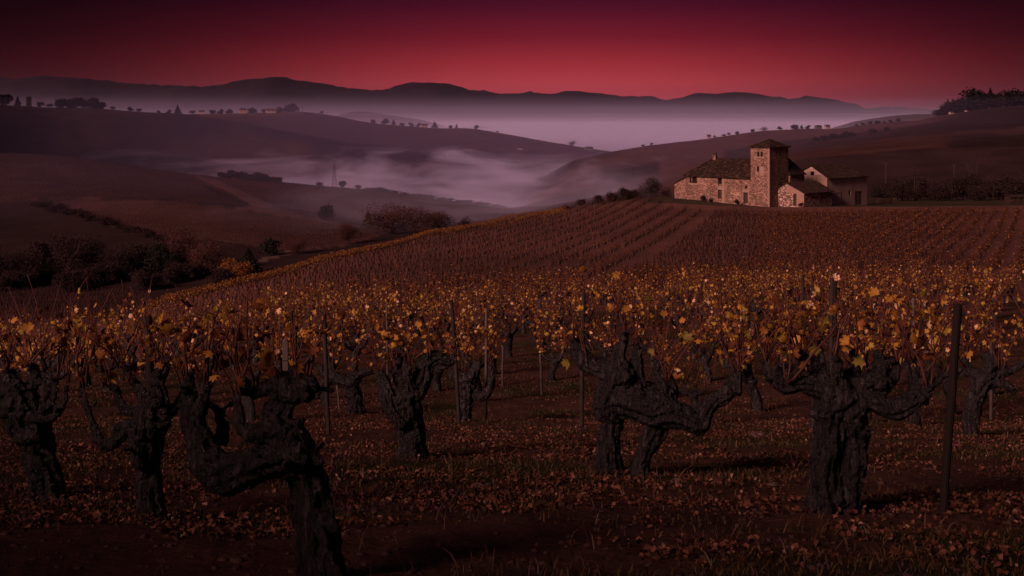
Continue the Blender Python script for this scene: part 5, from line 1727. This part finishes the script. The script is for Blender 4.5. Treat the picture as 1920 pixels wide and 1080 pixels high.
far_tower(1882, 1240, 4.5, 33, 'slim tower rising over the dark wood on the right ridge', 'belfry', 'tower', M_DARKW)
def mast(px, Y, hpx, label, w=.25, name='mast'):
    b = at(px, Y); h = hpx/F*Y
    root = empty(name, b, 0, label, 'mast')
    mb = MB(); mb.tube([(0,0,-2),(0,0,h)], [w, w*.5], 6); mb.build('shaft', M_POST, root)
    mb = MB()
    for k in (.7,.82,.94): mb.box((-w*3,-w*.4,h*k-.2), (w*3,w*.4,h*k+.2))
    mb.build('antennas', M_POST, root)
mast(490, 8150, 8, 'tiny mast on the highest mountain of the left range', 1.6)
mast(484, 8150, 5, 'smaller mast left of the tiny mast on the mountain', 1.4)
mast(1797, 1250, 30, 'thin antenna above the left end of the dark right wood', .25)
mast(1873, 1250, 26, 'thin antenna just left of the slim tower on the right ridge', .3)
mast(567, 1990, 11, 'slim pole right of the biggest tree on the middle hill', .4)
def pylon(px, Y, hpx, label):
    b = at(px, Y); h = hpx/F*Y; w = h*.10
    root = empty('pylon', b, .4, label, 'pylon')
    mb = MB()
    W_ = lambda t: w*(1-t)+w*.16*t
    t0 = .07
    cs = ((-1,-1),(1,-1),(1,1),(-1,1))
    for sx, sy in cs: mb.tube([(sx*w,sy*w,-1),(sx*w*.16,sy*w*.16,h)], [t0*1.3,t0], 4)
    L_ = [0,.16,.3,.43,.55,.66,.76,.85,.93,1]
    for a, c in zip(L_[:-1], L_[1:]):
        for i in range(4):
            (x0,y0),(x1,y1) = cs[i], cs[(i+1)%4]
            mb.tube([(x0*W_(a),y0*W_(a),a*h),(x1*W_(c),y1*W_(c),c*h)], t0*.6, 3)
            mb.tube([(x1*W_(a),y1*W_(a),a*h),(x0*W_(c),y0*W_(c),c*h)], t0*.6, 3)
    mb.build('lattice', M_POST, root)
    for k in (.74,.88):
        a = MB(); a.tube([(-h*.13,0,k*h),(0,0,k*h+h*.03),(h*.13,0,k*h)], t0, 4); a.tube([(-h*.13,0,k*h),(h*.13,0,k*h)], t0*.8, 4)
        a.build('crossarm', M_POST, root)
pylon(627, 985, 46, 'lattice pylon standing in the fog of the near valley')
pylon(1188, 900, 40, 'faint thin pylon in the fog left of the farmhouse')

# ------------------------------------------------------------------ far vineyards: rows of small stocks
def far_rows(poly, Y0, Y1, ang, sa, sb, hgt, mat, label, w=.35):
    a = np.array((math.sin(ang), math.cos(ang))); b = np.array((math.cos(ang), -math.sin(ang)))
    pxs = [p[0] for p in poly]
    cx_, cy_ = (np.mean(pxs)-CX)/F*(Y0+Y1)/2, (Y0+Y1)/2
    n1, n2 = int(420/sa), int(420/sb)
    ii, jj = np.meshgrid(np.arange(-n1,n1), np.arange(-n2,n2), indexing='ij')
    X = cx_ + ii*sa*a[0]+jj*sb*b[0]; Y = cy_ + ii*sa*a[1]+jj*sb*b[1]
    X, Y = X.ravel(), Y.ravel()
    k = (Y > Y0) & (Y < Y1); X, Y = X[k], Y[k]
    Z = gz(X, Y); px = CX+F*X/Y; py = YH-F*Z/Y
    k = in_poly(px, py, poly) & (rng.random(len(px)) > .06)
    X, Y, Z = X[k]+rng.normal(0,.08,k.sum()), Y[k]+rng.normal(0,.15,k.sum()), Z[k]
    n = len(X)
    V = []
    for r_ in range(2):
        an = rng.uniform(0,math.pi,n) if r_ == 0 else an+math.pi/2
        dx, dy = np.cos(an)*w, np.sin(an)*w
        h = hgt*rng.uniform(.75,1.2,n)
        V.append(np.stack([np.stack([X-dx*.4,Y-dy*.4,Z],1),np.stack([X+dx*.4,Y+dy*.4,Z],1),np.stack([X+dx,Y+dy,Z+h],1),np.stack([X-dx,Y-dy,Z+h*.9],1)],1).reshape(-1,3))
    V = np.concatenate(V)
    o = link('vineyard_rows', np_mesh('vineyard_rows', V, [np.arange(len(V)).reshape(-1,4)]), mat)
    tag(o, label, None, 'far vineyards', 'stuff')
far_rows(PLOTS['low'], 300, 420, R(-62), 1.3, 3.0, 1.0, M_ROWWOOD, 'rows of dark vines in the low plot at the left edge', .2)
far_rows(PLOTS['light'], 470, 800, R(-38), 1.5, 2.9, .7, M_ROWWOOD, 'fine rows of bare vines on the light valley field', .16)
far_rows(PLOTS['upper'], 745, 1000, R(-48), 1.6, 3.2, 1.0, M_ROWWOOD, 'rows of bare vines on the dark upper left field', .22)
far_rows(PLOTS['right'], 700, 1000, R(20), 1.6, 3.2, 1.0, M_ROWWOOD, 'rows of bare vines on the middle field below the fog', .22)
